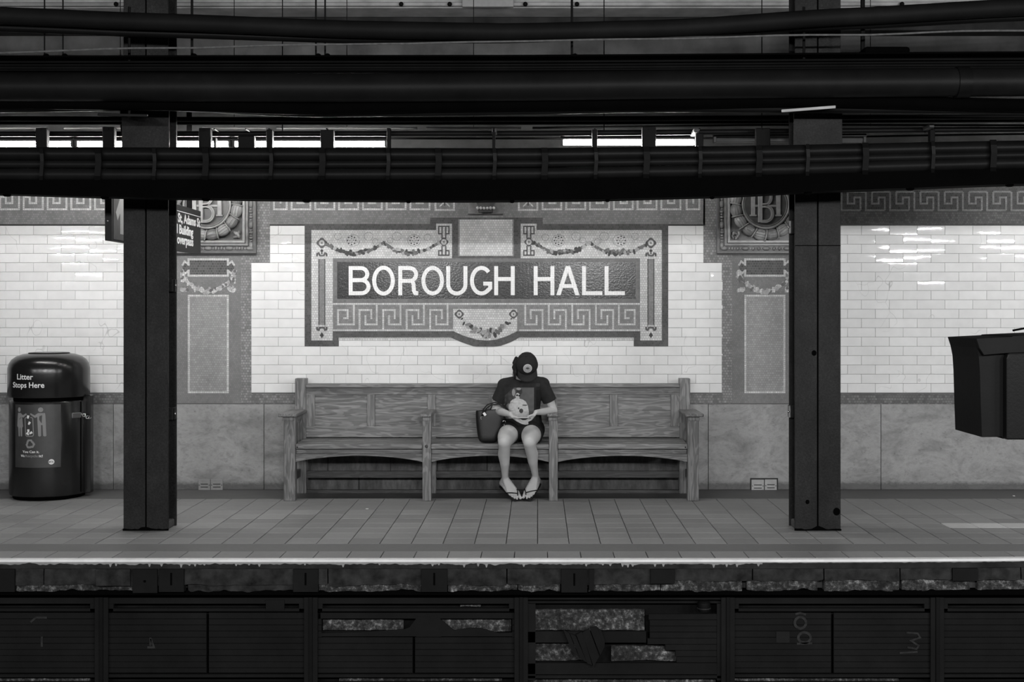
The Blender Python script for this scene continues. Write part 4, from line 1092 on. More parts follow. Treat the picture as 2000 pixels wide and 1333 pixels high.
# back
XA, XB = -2.038, 1.249
wb('top_rail', XA, XB, DR-.03, DR+.045, .934, .968, 'woodx', .008)
wb('upper_rail', XA, XB, DR+.0, DR+.03, .872, .934, 'woodx', .002)
wb('lower_rail', XA, XB, DR-.005, DR+.03, .498, .594, 'woodx', .003)
sx_ = lambda X: (X-1050)/F*DR
ST = [(598, 614.5), (717, 732), (835, 850.5), (954, 969.5), (1072, 1088.5), (1191, 1206.5), (1310, 1327)]
for a, b in ST: wb('stile', sx_(a), sx_(b), DR+.0, DR+.03, .594, .872, 'woodz', .002)
for (a, b), (c, d_) in zip(ST, ST[1:]):
    wb('back_panel', sx_(b)-.004, sx_(c)+.004, DR+.018, DR+.026, .59, .876, 'woodx', 0)

# ================================================================ LITTER BIN
bc = Vector(((96.0-1050)/F*11.13, 11.13, 0)); br = .325
tb_ = empty('litter_bin', bc, 'glossy black domed litter bin standing by the wall at far left', 'bin')
def zz_(Y): return H-(Y-610)/F*10.82
body = MB().lathe([(0, .03), (br-.012, .03), (br-.004, .035), (br, .05), (br, .30), (br, .825), (br-.006, .838), (br-.03, .842), (0, .842)], bc, 64).build('body', M['bin'], tb_, auto=.6)
MB().lathe([(0, 0), (br-.03, 0), (br-.028, .035), (0, .035)], bc, 48).build('base', M['soot_shade'], tb_)
MB().lathe([(br-.035, .84), (br-.035, .885), (0, .885)], bc, 48).build('neck', M['soot_shade'], tb_)
MB().lathe([(br-.02, .880), (br+.008, .872), (br+.013, .885), (br+.013, 1.08), (br+.012, 1.115), (br+.002, 1.155), (br-.020, 1.190), (br-.058, 1.218), (br-.11, 1.236), (br-.17, 1.244), (.10, 1.248), (0, 1.25)], bc, 64).build('hood', M['bin'], tb_, auto=.7)
MB().lathe([(br-.160, 1.240), (br-.152, 1.246), (br-.16, 1.249), (br-.18, 1.250), (br-.19, 1.246)], bc, 48).build('hood_rim', M['pipe'], tb_, smooth=True)
# rear door seam, side hinge post with latch and chain
MB().box(bc.x+br*.93, bc.x+br+.045, bc.y-.03, bc.y+.05, .03, .88).build('hinge_post', M['bin'], tb_, bevel=.008)
MB().tube([(bc.x+br*.955, bc.y-br*.30, z) for z in (.05, .83)], .006, 6).build('door_seam', M['soot_shade'], tb_)
lt = MB().obox((bc.x+br*.90, bc.y-br*.48, .715), (.028, .030, 0), (.005, -.004, 0), (0, 0, .022)).build('latch', M['steel'], tb_, bevel=.003)
mch = MB()
for k in range(5):
    p = Vector((bc.x+br*1.0+.014*k, bc.y-br*.33+.004*k, .72-.009*k))
    mch.tube([p+Vector((.014*math.cos(a), (.004 if k % 2 else .012)*math.sin(a), (.013 if k % 2 else .005)*math.sin(a+.4))) for a in [2*PI*i/10 for i in range(11)]], .0035, 6)
mch.build('chain', M['steel'], lt, smooth=True)
# printing wrapped on the cylinder: u = arc length from centre line facing the camera, v = height
def wrap(u, v, r=br+.0012, dy=0):
    a = -PI/2+u/r; return (bc.x+(r+dy)*math.cos(a), bc.y+(r+dy)*math.sin(a), v)
aim = math.atan2(bc.x, bc.y)    # camera direction as seen from the bin
def xu(X):                       # px at front of bin -> arc length
    dx = (X-1050)/F*10.85-bc.x; s = max(-.985, min(.985, dx/br)); return math.asin(s)*br
def patchq(poly, name, mat, parent, r, nsub=1):
    m = MB(); pts = []
    n = len(poly)
    for i in range(n):
        a, b = poly[i], poly[(i+1) % n]
        k = max(1, int(math.hypot(b[0]-a[0], b[1]-a[1])/.012))
        pts += [(a[0]+(b[0]-a[0])*j/k, a[1]+(b[1]-a[1])*j/k) for j in range(k)]
    n = len(pts); cx = sum(p[0] for p in pts)/n; cy = sum(p[1] for p in pts)/n
    m.add([wrap(u, v, r) for u, v in pts]+[wrap(u, v, r-.0008) for u, v in pts], [tuple(range(n)), tuple(range(2*n-1, n-1, -1))]+[(i, (i+1) % n, (i+1) % n+n, i+n) for i in range(n)])
    return m.build(name, mat, parent)
u0, u1 = xu(29), xu(117); v1, v0 = zz_(791), zz_(914)
st_m = MB(); nn = 24
vs = []; 
for i in range(nn+1):
    u = u0+(u1-u0)*i/nn; vs += [wrap(u, v0, br+.001), wrap(u, v1-.0, br+.001), wrap(u, v0, br+.0002), wrap(u, v1, br+.0002)]
st_m.add(vs, [(4*i, 4*i+4, 4*i+5, 4*i+1) for i in range(nn)]+[(4*i+2, 4*i+3, 4*i+7, 4*i+6) for i in range(nn)])
stk = st_m.build('sticker', M['sticker'], tb_)
# sticker artwork, px in the photograph -> wrapped
def SU(X): return xu(X)
def pp(poly, mat, r, name='pictogram'):
    return patchq([(SU(a), zz_(b)) for a, b in poly], name, mat, stk, r)
def crop(a, b): return (10+a/9.19, 780+b/9.19)
def cp(*pts): return [crop(a, b) for a, b in pts]
r1 = br+.0022
G_ = M['sticker_f']
pp([crop(268+30*math.cos(q), 192+43*math.sin(q)) for q in [2*PI*i/16 for i in range(16)]], G_, r1)
pp([crop(672+45*math.cos(q), 190+42*math.sin(q)) for q in [2*PI*i/16 for i in range(16)]], G_, r1)
pp(cp((240, 250), (300, 250), (345, 290), (405, 255), (425, 275), (350, 335), (325, 318), (350, 490), (330, 515), (330, 670), (300, 672), (292, 515), (282, 515), (282, 672), (255, 672), (245, 515), (222, 490)), G_, r1)
pp(cp((480, 270), (495, 252), (572, 288), (625, 250), (745, 250), (752, 300), (768, 660), (745, 672), (715, 660), (705, 465), (678, 465), (680, 660), (655, 672), (632, 660), (614, 318), (575, 335)), G_, r1)
def prib(pts, wpx, mat, r):
    for (a, b), (c, d_) in zip(pts, pts[1:]):
        L = math.hypot(c-a, d_-b) or 1; nx, ny = -(d_-b)/L*wpx/2, (c-a)/L*wpx/2
        pp(cp((a+nx, b+ny), (c+nx, d_+ny), (c-nx, d_-ny), (a-nx, b-ny)), mat, r, 'bin_outline')
prib([(425, 328), (395, 335), (386, 360), (400, 640), (415, 665), (530, 665), (548, 640), (535, 350), (520, 332), (490, 328)], 15, G_, r1)
for cx_, cy_, a_ in ((447, 320, .1), (470, 432, .5), (453, 570, -.1), (500, 605, 1.0), (440, 622, -.9)):
    ca, sa = math.cos(a_), math.sin(a_)
    pp(cp(*[(cx_+x*ca-y*sa, cy_+x*sa+y*ca) for x, y in ((-22, -28), (22, -28), (15, 28), (-15, 28))]), M['white'], r1+.0006, 'paper_mark')
for k in range(3):
    a_ = k*2*PI/3; ca, sa = math.cos(a_), math.sin(a_)
    pp(cp(*[(485+x*ca-y*sa, 805+x*sa+y*ca) for x, y in ((-42, -82), (30, -82), (52, -45), (66, -55), (48, -8) , (22, -28), (8, -52), (-14, -52), (-40, -22), (-66, -40))]), G_, r1, 'recycling_arrow')
def bin_text(txt, Xl, Xr, Yb, hpx, mat, parent, r, dv=zz_):
    ref = text_mb(txt, 1.0, .018, 1.0, lambda c: (c.x, c.y, c.z)); xs_ = [v[0] for v in ref.v]; wid = max(xs_)-min(xs_); x_0 = min(xs_)
    cap = .70; s_ = hpx/cap
    ref.v = [wrap(SU(Xl+(Xr-Xl)*(v[0]-x_0)/wid), dv(Yb)+v[1]*(dv(Yb-s_)-dv(Yb)), r+(v[2] > 0)*.0008) for v in ref.v]
    ref.build('text', mat, parent)
bin_text('You Can it.', *[10+q/9.19 for q in (338, 650)], 780+965/9.19, 4.6, M['white'], stk, r1)
bin_text('We', *[10+q/9.19 for q in (303, 378)], 780+1040/9.19, 4.6, M['white'], stk, r1)
bin_text('Recycle', *[10+q/9.19 for q in (395, 625)], 780+1040/9.19, 4.6, G_, stk, r1)
bin_text('it!', *[10+q/9.19 for q in (643, 708)], 780+1040/9.19, 4.6, M['white'], stk, r1)
pp([crop(845+46*math.cos(q), 1130+48*math.sin(q)) for q in [2*PI*i/24 for i in range(24)]], M['white'], r1, 'round_logo')
bin_text('MTA', *[10+q/9.19 for q in (806, 880)], 780+1145/9.19, 3.2, M['sticker'], stk, r1+.0008)
hd = tb_.children[0]
hood = [o for o in tb_.children if o.name == 'hood'][0]
bin_text('Litter', 35.5, 70, 741.5, 10.5, M['white'], hood, br+.0145, zz_)
bin_text('Stops Here', 25, 91, 757.5, 10.5, M['white'], hood, br+.0145, zz_)

# ================================================================ PERSON
ps = empty('person', (-.1, 10.95, 0), 'seated person in dark cap, printed dark t-shirt and shorts looking down at a phone', 'person')
b = MB()
def cap(a, c, r0, r1_, **k): b.capsule(a, c, r0, r1_, **k)
hipL, hipR = P(1000, 853, 11.08), P(1041, 853, 11.08)
kneeL, kneeR = P(985, 864.5, 10.68), P(1034, 864.5, 10.68)
hipL.z = hipR.z = .575; 
ankL, ankR = P(986.5, 934, 10.94), P(1046, 931, 10.94)
for hp, kn in ((hipL, kneeL), (hipR, kneeR)):
    q1, q2, q3 = hp.lerp(kn, .4)+Vector((0, 0, .012)), hp.lerp(kn, .70)+Vector((0, 0, .014)), hp.lerp(kn, .9)+Vector((0, 0, .006))
    cap(hp, q1, .092, .090, n=22, m=7); cap(q1, q2, .090, .078, n=22, m=7); cap(q2, q3, .078, .063, n=22, m=7); cap(q3, kn, .063, .054, n=22, m=7)

for kn, an, s in ((kneeL, ankL, -1), (kneeR, ankR, 1)):
    cf = kn.lerp(an, .34)+Vector((s*.006, .012, 0)); cap(kn, kn.lerp(an, .16), .053, .049, n=20, m=6); cap(kn.lerp(an, .16), cf, .049, .052, n=20, m=6); cap(cf, kn.lerp(an, .55), .052, .043, n=18, m=6); cap(kn.lerp(an, .55), kn.lerp(an, .78), .043, .032, n=18, m=6); cap(kn.lerp(an, .72), kn.lerp(an, .8), .034, .031, n=16); cap(kn.lerp(an, .72), an, .034, .029, n=16)
# feet
def foot(an, heel, ball, toes, s):
    cap(an, heel, .030, .027)
    bl = [ball[0].lerp(ball[1], k/4) for k in range(5)]
    for k, q in enumerate(bl): cap(an, q, .029, .0165-.0007*k); cap(heel, q, .024, .0145)
    cap(ball[0], ball[1], .0175, .014)
    for i, t in enumerate(toes):
        bs = bl[i]; mid = bs.lerp(t, .5)+Vector((0, 0, .004)); r = .0135 if i == 0 else .0103-.0006*i
        cap(bs, mid, r+.001, r, n=10, m=3); cap(mid, t, r, r*.95, n=10, m=3)
def fl_(X, Y, z): d_ = (H-z)*F/(Y-610); return P(X, Y, d_)
TD = (10.815, 10.82, 10.83, 10.845, 10.862)
toesL = [P(X, Y, d_) for (X, Y), d_ in zip(((1016.5, 973.5), (1010, 975), (1004.8, 974.2), (1000.2, 972.2), (996.2, 969.5)), TD)]
toesR = [P(X, Y, d_) for (X, Y), d_ in zip(((1022.5, 972), (1029, 973.8), (1034.2, 972.5), (1038.6, 970.2), (1042.5, 967)), TD)]
heelL, heelR = P(981, 944, 11.0), P(1051, 940, 11.0)
ballL = [P(1011.5, 963.5, 10.865), P(993, 962.5, 10.885)]; ballR = [P(1026, 962.5, 10.865), P(1045, 959, 10.885)]
foot(ankL, heelL, ballL, toesL, 1); foot(ankR, heelR, ballR, toesR, -1)
# torso under the shirt
b.loft([((-.135, 11.08, .52), (.165, 0, 0), (0, .11, 0)), ((-.135, 11.07, .62), (.155, 0, 0), (0, .105, 0)), ((-.13, 11.02, .78), (.13, 0, 0), (0, .09, 0)), ((-.125, 10.96, .93), (.15, 0, 0), (0, .09, 0)), ((-.12, 10.92, 1.02), (.13, 0, 0), (0, .07, 0)), ((-.115, 10.90, 1.07), (.06, 0, 0), (0, .05, 0))], 24)
shL, shR = P(984, 752, 10.93), P(1061, 750, 10.93)
elL, elR = P(967.5, 801, 10.98), P(1081, 803, 10.97)
wrL, wrR = P(997.5, 810.5, 10.70), P(1047, 806, 10.72)
for sh, el, wr in ((shL, elL, wrL), (shR, elR, wrR)):
    cap(sh, el, .046, .036, n=16); cap(el, el.lerp(wr, .35), .034, .035, n=16); cap(el.lerp(wr, .35), wr, .035, .0215, n=16)
HC = P(1029.5, 715, 10.80)              # head centre
cap(P(1002.5, 732, 10.87), P(1011, 738.5, 10.835), .013, .016, n=14); cap(P(1011, 738.5, 10.835), P(1022, 741, 10.83), .016, .016, n=14)
neck0 = Vector((-.112, 10.915, 1.04)); cap(neck0, HC+Vector((-.01, .055, -.04)), .054, .050, n=16)
f_ = Vector((.03, -.70, -.71)).normalized(); u_ = Vector((-.05, -.70, .71)).normalized(); s_ = f_.cross(u_).normalized()
if s_.x < 0: s_ = -s_
u_ = (u_-f_*u_.dot(f_)).normalized()
def hl(a, c, e): return HC+s_*a+f_*c+u_*e
b.ell(HC, s_*.074, f_*.092, u_*.104, 24, 16)
b.ell(hl(0, .045, -.055), s_*.052, f_*.045, u_*.055, 16, 10)            # jaw
cap(hl(0, .090, .0), hl(0, .108, -.032), .008, .013, n=10); b.ell(hl(0, .105, -.034), s_*.016, f_*.010, u_*.009, 10, 8)   # nose
for s in (-1, 1):
    b.ell(hl(s*.077, -.005, -.012), s_*.009, f_*.018, u_*.030, 10, 8)      # ears
    b.ell(hl(s*.034, .072, -.018), s_*.020, f_*.018, u_*.016, 10, 8)      # cheeks
b.ell(hl(0, .087, -.062), s_*.022, f_*.008, u_*.006, 12, 8); b.ell(hl(0, .084, -.070), s_*.019, f_*.008, u_*.006, 12, 8)  # lips
# hands
def rot(v, axis, a): return Quaternion(axis, a) @ v
def hand(W_, D, N, left, curls, thumb):
    D = Vector(D).normalized(); N = Vector(N); N = (N-D*N.dot(D)).normalized()
    S = N.cross(D) if left else D.cross(N)
    L = .078
    for k, o in enumerate((-.026, -.009, .009, .027)):      # palm rays, o along the thumb side
        cap(W_+S*o*.5, W_+D*L+S*o, .013, .0105, n=10)
    cap(W_+S*.012, W_+D*.045+S*.026+N*.006, .014, .014, n=10)
    lens = {3: (.040, .024, .019), 2: (.044, .027, .020), 1: (.041, .025, .019), 0: (.032, .019, .017)}
    for k, o in enumerate((-.027, -.0095, .0095, .0285)):
        p = W_+D*L+S*o; d_ = (D+S*o*1.6).normalized(); a = 0
        for j, ln in enumerate(lens[k]):
            a += curls[j]; dd = rot(d_, D.cross(N).normalized(), a)
            q = p+dd*ln; cap(p, q, .0088-.0008*j-(.001 if k == 0 else 0), .0082-.0008*j-(.001 if k == 0 else 0), n=10, m=3); p = q
    p = W_+D*.028+S*.030; 
    for (vec, ln, r) in zip(thumb, (.034, .028), (.0105, .0092)):
        v = (D*vec[0]+S*vec[1]+N*vec[2]).normalized(); q = p+v*ln; cap(p, q, r, r*.9, n=10, m=3); p = q
PH = P(1024.5, 816.5, 10.62)
hand(wrL, (.82, -.18, -.55), (.45, -.25, .86), False, (.10, .20, .22), ((.72, .30, .62), (.93, .05, .22)))
hand(wrR, (-.66, -.12, -.74), (-.66, -.15, .74), True, (.42, .38, .22), ((.62, .30, .72), (.80, .0, .35)))
me = remeshed(b, 'body', .0034, 5, .5)
bm = bmesh.new(); bm.from_mesh(me); lv = [v for v in bm.verts if .17 < v.co.z < .635 and v.co.y > 10.58]
for _ in range(30): bmesh.ops.smooth_vert(bm, verts=lv, factor=.5, use_axis_x=True, use_axis_y=True, use_axis_z=True)
bm.to_mesh(me); bm.free()
body = place_mesh(me, 'body', M['skin'], ps, label='bare arms and legs with folded hands and feet')
MB().ell(hl(-.032, .082, .006), s_*.012, f_*.006, u_*.005, 10, 8).build('eye', plain('closed_eyelid', .15, .5, .1), body); MB().ell(hl(.032, .082, .006), s_*.012, f_*.006, u_*.005, 10, 8).build('eye', plain('closed_eyelid_', .15, .5, .1), body)
for i, t in enumerate(toesL[:1]+toesR[:1]): MB().ell(t+Vector((0, -.006, .009)), (.006, 0, 0), (0, .005, .001), (0, -.001, .003), 8, 6).build('toenail', plain('nail_%d' % i, .7, .25, .03), body)
# t-shirt
b = MB()
b.loft([((-.13, 11.05, .575), (.178, 0, 0), (0, .135, 0)), ((-.13, 11.045, .66), (.168, 0, 0), (0, .135, 0)), ((-.128, 11.00, .78), (.150, 0, 0), (0, .125, 0)), ((-.125, 10.965, .88), (.160, 0, 0), (0, .118, 0)), ((-.122, 10.94, .96), (.166, 0, 0), (0, .108, 0)), ((-.118, 10.93, 1.02), (.145, 0, 0), (0, .090, 0)), ((-.114, 10.925, 1.055), (.09, 0, 0), (0, .072, 0)), ((-.112, 10.92, 1.062), (.062, 0, 0), (0, .055, 0))], 28)
for sh, el, e2 in ((shL, elL, P(968, 790, 10.93)), (shR, elR, P(1077, 786, 10.94))):
    tip = sh.lerp(el, .64)
    b.capsule(sh+Vector((.012 if sh.x < -.1 else -.012, 0, .002)), tip, .058, .062, n=20, flat1=True)
    b.capsule(Vector((-.115, 10.93, 1.0)), sh, .07, .056, n=16)
def folds(co):
    d_ = noise.noise(Vector((co.x*11, co.y*9, co.z*7)))*.007+noise.noise(Vector((co.x*26+3, co.y*20, co.z*9)))*.0035
    return co+Vector((0, -d_, 0))
shm = remeshed(b, 't_shirt', .0055, 4, .5, folds)
SHT = BVHTree.FromPolygons([v.co.copy() for v in shm.vertices], [tuple(p.vertices) for p in shm.polygons])
shirt = place_mesh(shm, 't_shirt', M['shirt'], ps, label='dark short-sleeved t-shirt with a large grey print')
# print: generic portrait picture, as colour on a patch draped over the shirt
def inpoly(x, y, poly):
    c = False; n = len(poly)
    for i in range(n):
        (x1_, y1_), (x2_, y2_) = poly[i], poly[i-1]
        if (y1_ > y) != (y2_ > y) and x < (x2_-x1_)*(y-y1_)/(y2_-y1_)+x1_: c = not c
    return c
def ine(x, y, cx_, cy_, rx, ry): return ((x-cx_)/rx)**2+((y-cy_)/ry)**2 < 1
def prt(x, y):      # photograph px
    v = .085+.035*(x-985)/58+.02*noise.noise(Vector((x*.12, y*.12, 0)))
    if x < 1003: v = .06+.03*noise.noise(Vector((x*.15, y*.15, 3)))
    bodyp = [(1006, 779), (1010, 776), (1015, 779), (1021, 781), (1027, 785), (1031, 793), (1033, 805), (1033, 820), (994, 820), (993, 806), (993.5, 793), (997, 785), (1001, 781)]
    if x < 985+max(0, 774-y)*1.1: v = .03
    if x < 994 and y > 788+(994-x)*.6 : v = .26
    if inpoly(x, y, bodyp):
        v = .55+.10*noise.noise(Vector((x*.25, y*.3, 1)))
        if ine(x, y, 1025, 792, 5, 1.4): v = .14
        if ine(x, y, 1018, 803, 4, 4.5): v = .07
        if ine(x, y, 1013, 798, 1.5, 2): v = .08
        if abs((x-1000)**2+(y-795)**2-64) < 10 and x < 1002: v = .25
    if ine(x, y, 1014, 765, 6, 7): v = .045
    if ine(x, y, 1003, 767, 3, 7) or ine(x, y, 1013, 760, 4.5, 2.5): v = .30
    if ine(x, y, 1011, 774, 4.2, 6): v = .45
    if ine(x, y, 1010, 772.5, 2.2, 1.6) or ine(x, y, 1014.5, 773.5, 2, 1.6): v = .012
    return max(.01, v)
NX, NY = 110, 114; vs = []; cols = []; ok = True
mbp = MB(); grid = {}
for j in range(NY+1):
    for i in range(NX+1):
        X_ = 985.5+(1043-985.5)*i/NX; Y_ = 757.5+(818-757.5)*j/NY
        o_ = Vector((0, 0, H)); dr = (P(X_, Y_, 10)-o_).normalized(); hit = SHT.ray_cast(o_, dr)
        if hit[0] is not None and hit[0].y < 11.3: grid[(i, j)] = len(mbp.v); mbp.v.append(tuple(hit[0]-dr*.0022)); cols.append(prt(X_, Y_))
for j in range(NY):
    for i in range(NX):
        q = [(i, j), (i+1, j), (i+1, j+1), (i, j+1)]
        if all(k in grid for k in q):
            ids = tuple(grid[k] for k in q)
            if max(mbp.v[k][1] for k in ids)-min(mbp.v[k][1] for k in ids) < .03: mbp.f.append(ids)
vv = list(mbp.v)
xs_, ys_, zs_ = zip(*vv); cc = Vector(((min(xs_)+max(xs_))/2, (min(ys_)+max(ys_))/2, min(zs_)))
pm = bpy.data.meshes.new('shirt_print'); pm.from_pydata([tuple(Vector(v)-cc) for v in vv], [], mbp.f)
at = pm.color_attributes.new('Print', 'FLOAT_COLOR', 'POINT')
for i, c in enumerate(cols): at.data[i].color = (c, c, c, 1)
for p in pm.polygons: p.use_smooth = True
link('shirt_print', pm, M['print'], shirt, cc)
# bag strap across the shirt
stp = MB(); pts = []
for k in range(13):
    X_ = 1049-k*.15; Y_ = 749+k*6.6; o_ = Vector((0, 0, H)); dr = (P(X_, Y_, 10)-o_).normalized(); hit = SHT.ray_cast(o_, dr)
    if hit[0] is not None: pts.append(hit[0])
if len(pts) > 3:
    vs = []
    for p in pts: vs += [p+Vector((-.024, -.004, 0)), p+Vector((.024, -.004, 0)), p+Vector((.024, .001, 0)), p+Vector((-.024, .001, 0))]
    stp.add(vs, [(4*i+a, 4*i+(a+1) % 4, 4*i+4+(a+1) % 4, 4*i+4+a) for i in range(len(pts)-1) for a in range(4)]+[(0, 1, 2, 3)])
    stp.build('shoulder_strap', M['rubber'], shirt)
# shorts
b = MB()
b.loft([((-.135, 11.08, .492), (.155, 0, 0), (0, .12, 0)), ((-.135, 11.07, .56), (.178, 0, 0), (0, .13, 0)), ((-.13, 11.05, .66), (.150, 0, 0), (0, .11, 0))], 24)
for hp, kn in ((hipL, kneeL), (hipR, kneeR)):
    b.capsule(hp+Vector((0, 0, .010)), hp.lerp(kn, .50)+Vector((0, 0, .014)), .104, .101, n=24, flat1=True)
b.capsule((-.13, 11.0, .58), (-.13, 10.92, .57), .08, .07, n=16)
place_mesh(remeshed(b, 'shorts', .005, 3, .5, folds), 'shorts', M['shorts'], ps, label='black shorts')
# hair
b = MB(); rh = random.Random(3)
b.ell(hl(0, -.022, .008), s_*.082, f_*.088, u_*.105, 20, 14)
for k in range(26):
    a = rh.uniform(-1, 1)
    p0 = hl(-.080+rh.uniform(-.014, .014), -.03+rh.uniform(-.05, .035), .005+rh.uniform(-.04, .03))
    p1 = p0+Vector((-.014+rh.uniform(-.016, .006), rh.uniform(-.01, .02), -.045)); p2 = p1+Vector((rh.uniform(-.004, .022), rh.uniform(-.012, .012), -.055+rh.uniform(-.012, .02)))
    b.capsule(p0, p1, .013, .011, n=8, m=2); b.capsule(p1, p2, .011, .004, n=8, m=2)
place_mesh(remeshed(b, 'hair', .0035, 2, .4), 'hair', M['hair'], ps, label='dark hair under the cap, loose on one side')
# cap
b = MB(); n, mrow = 32, 12; vs = []; fs = []
def crown(th, ph, o=0):   # th azimuth (0 = front), ph 0 rim..pi/2 top
    rx, rf, ru = .091+o, .106+o, .104+o
    return hl(rx*math.cos(ph)*math.sin(th), -.006+rf*math.cos(ph)*math.cos(th), .012+ru*math.sin(ph))
for j in range(mrow+1):
    for i in range(n): vs.append(crown(2*PI*i/n, -.12+(PI/2+.12)*j/mrow))
for j in range(mrow):
    for i in range(n): fs.append((j*n+i, j*n+(i+1) % n, (j+1)*n+(i+1) % n, (j+1)*n+i))
b.add(vs, fs); cp_ = b.build('cap', M['cap'], ps, smooth=True)
cp_.modifiers.new('solid', 'SOLIDIFY').thickness = .003
cp_['label'] = 'dark baseball cap with a pale round patch'
v_ = MB(); vs = []; ni, nj = 20, 6
for j in range(nj+1):
    for i in range(ni+1):
        th = math.radians(-62+124*i/ni); e = j/nj
        base = crown(th, -.10); ext = .072*math.cos(th*.95)**.6*e
        drop = -.020*(1-math.cos(th))*e*2.2-.012*e
        vs.append(base+f_*ext+u_*drop+s_*math.sin(th)*.004*e)
v_.add(vs, [(j*(ni+1)+i, j*(ni+1)+i+1, (j+1)*(ni+1)+i+1, (j+1)*(ni+1)+i) for j in range(nj) for i in range(ni)])
vo = v_.build('visor', M['cap'], cp_, smooth=True); vo.modifiers.new('solid', 'SOLIDIFY').thickness = .004
sm = MB()
for k in range(6): sm.tube([crown(math.radians(30+60*k), ph, .001) for ph in [(-.1+1.66*q/9) for q in range(10)]], .0011, 5)
sm.tube([crown(2*PI*i/32, -.09, .001) for i in range(33)], .0016, 5)
sm.build('seams', M['hair'], cp_); MB().ell(crown(0, PI/2, .003), s_*.009, f_*.009, u_*.004, 10, 8).build('cap_button', M['cap'], cp_, smooth=True)
pc = crown(math.radians(4), .50, 0); pn = (pc-hl(0, -.006, .012)).normalized()
pn = Vector((pn.x, pn.y, pn.z)); pa = pn.cross(Vector((0, 0, 1))).normalized(); pb = pa.cross(pn)
def pdisc(r, o, mat, nm, par, n=28, c=(0, 0)):
    m = MB(); q = pc+pn*.0035+pa*c[0]+pb*c[1]
    def curve(a, r_, o_):
        w0 = pa*math.cos(a)*r_+pb*math.sin(a)*r_; x = q+w0; return x+pn*(o_-((w0+pa*c[0]+pb*c[1]).length**2)/.22)
    vs = [q+pn*(o-(c[0]**2+c[1]**2)/.22)]
    for rr in (.5, 1.0): vs += [curve(2*PI*i/n, r*rr, o) for i in range(n)]
    vs += [curve(2*PI*i/n, r, o-.004) for i in range(n)]
    fs = [(0, 1+i, 1+(i+1) % n) for i in range(n)]
    for L in (0, 1): fs += [(1+L*n+i, 1+L*n+(i+1) % n, 1+(L+1)*n+(i+1) % n, 1+(L+1)*n+i) for i in range(n)]
    m.add(vs, fs); return m.build(nm, mat, par, smooth=False)
pt = pdisc(.037, .002, plain('patch_rim', .50, .7, .1, 90), 'patch', cp_)
pdisc(.032, .0030, plain('patch_field', .36, .8, .3, 160), 'patch_field', pt)
for k in range(5):
    a = math.radians(90+(k-2)*32); m = MB(); q = pc+pn*.0072+pb*(-.004)
    t_ = pa*math.cos(a)+pb*math.sin(a); m.obox(q+t_*.011-pn*.0004, t_*.008, pn*.0006, t_.cross(pn)*.0022); m.build('patch_motif', M['slot'], pt)
# flip flops
def flop(heel, ball, toe, side, hw, lab):
    pts = [heel+(heel-ball).normalized()*.02, heel.lerp(ball, .5), ball, toe]
    m = MB(); vs = []
    ss = [.026, .034, .044, .040]; dirn = (toe-heel); dirn.z = 0; dirn.normalize(); sd = Vector((-dirn.y, dirn.x, 0))
    path = []
    for i in range(13):
        t = i/12*3; k = min(2, int(t)); q = pts[k].lerp(pts[k+1], t-k); r_ = ss[k]+(ss[k+1]-ss[k])*(t-k)
        if i == 12: r_ *= .75
        if i == 0: r_ *= .8
        path.append((q, r_))
    for q, r_ in path: vs += [q-sd*r_, q+sd*r_, q+sd*r_-Vector((0, 0, .012)), q-sd*r_-Vector((0, 0, .012))]
    vs = [Vector((v[0], v[1], max(.0005, v[2]))) for v in vs]
    for i in range(13):
        if vs[4*i].z < .0125: vs[4*i].z = .0125; vs[4*i+1].z = .0125
    m.add(vs, [(4*i+a, 4*i+(a+1) % 4, 4*i+4+(a+1) % 4, 4*i+4+a) for i in range(12) for a in range(4)]+[(0, 1, 2, 3), (51, 50, 49, 48)])
    o = m.build('flip_flop', M['rubber'], ps, bevel=.003)
    return o, sd
UP = Vector((0, 0, 1))
def under(v, k=.028): return v-UP*k
def sole_pts(heel, balls, toes):
    bl = (balls[0]+balls[1])/2; tp = (toes[0]+toes[3])/2
    return under(heel, .030), Vector((bl.x, bl.y, max(.013, bl.z-.022))), Vector((tp.x, tp.y, .0126))+Vector(((tp-bl).x, (tp-bl).y, 0)).normalized()*.018
fa, fb = [flop(*sole_pts(heelL, ballL, toesL), 1, .04, '')[0], flop(*sole_pts(heelR, ballR, toesR), -1, .04, '')[0]]
def fstrap(par, pts): MB().tube(pts, .0045, 8).build('thong_strap', M['rubber'], par, smooth=True)
gL = (toesL[0].lerp(toesL[1], .5)+ballL[0].lerp(ballL[1], .12))/2
gR = (toesR[0].lerp(toesR[1], .5)+ballR[0].lerp(ballR[1], .12))/2
for par, g, bl, an, inn, out in ((fa, gL, ballL, ankL, P(1010, 957, 10.85), P(990, 963, 10.86)), (fb, gR, ballR, ankR, P(1024, 956, 10.85), P(1048, 958, 10.86))):
    top = g+Vector((0, -.018, .022)); 
    fstrap(par, [g+Vector((0, 0, -.012)), top, (top+inn)/2+Vector((0, -.008, .008)), inn+Vector((0, -.004, .004)), inn+Vector((0, .03, -.006))])
    mid_ = (top+out)/2+Vector((0, -.012, .004))
    fstrap(par, [top, mid_, out+Vector((0, -.004, 0)), out+Vector((0, .02, -.008))])
# phone
ph = MB().obox(PH, (.044, -.004, .001), (.006, .064, -.0068), (.0001, .0005, .0048)).build('phone', M['lconduit'], bevel=.003, label='thin pale-edged phone held flat in both hands', cat='phone')
MB().obox(PH+Vector((0, .0009, .0052)), (.041, -.0037, .0010), (.0055, .060, -.0064), (0, 0, .0006)).build('screen', M['glass'], ph)
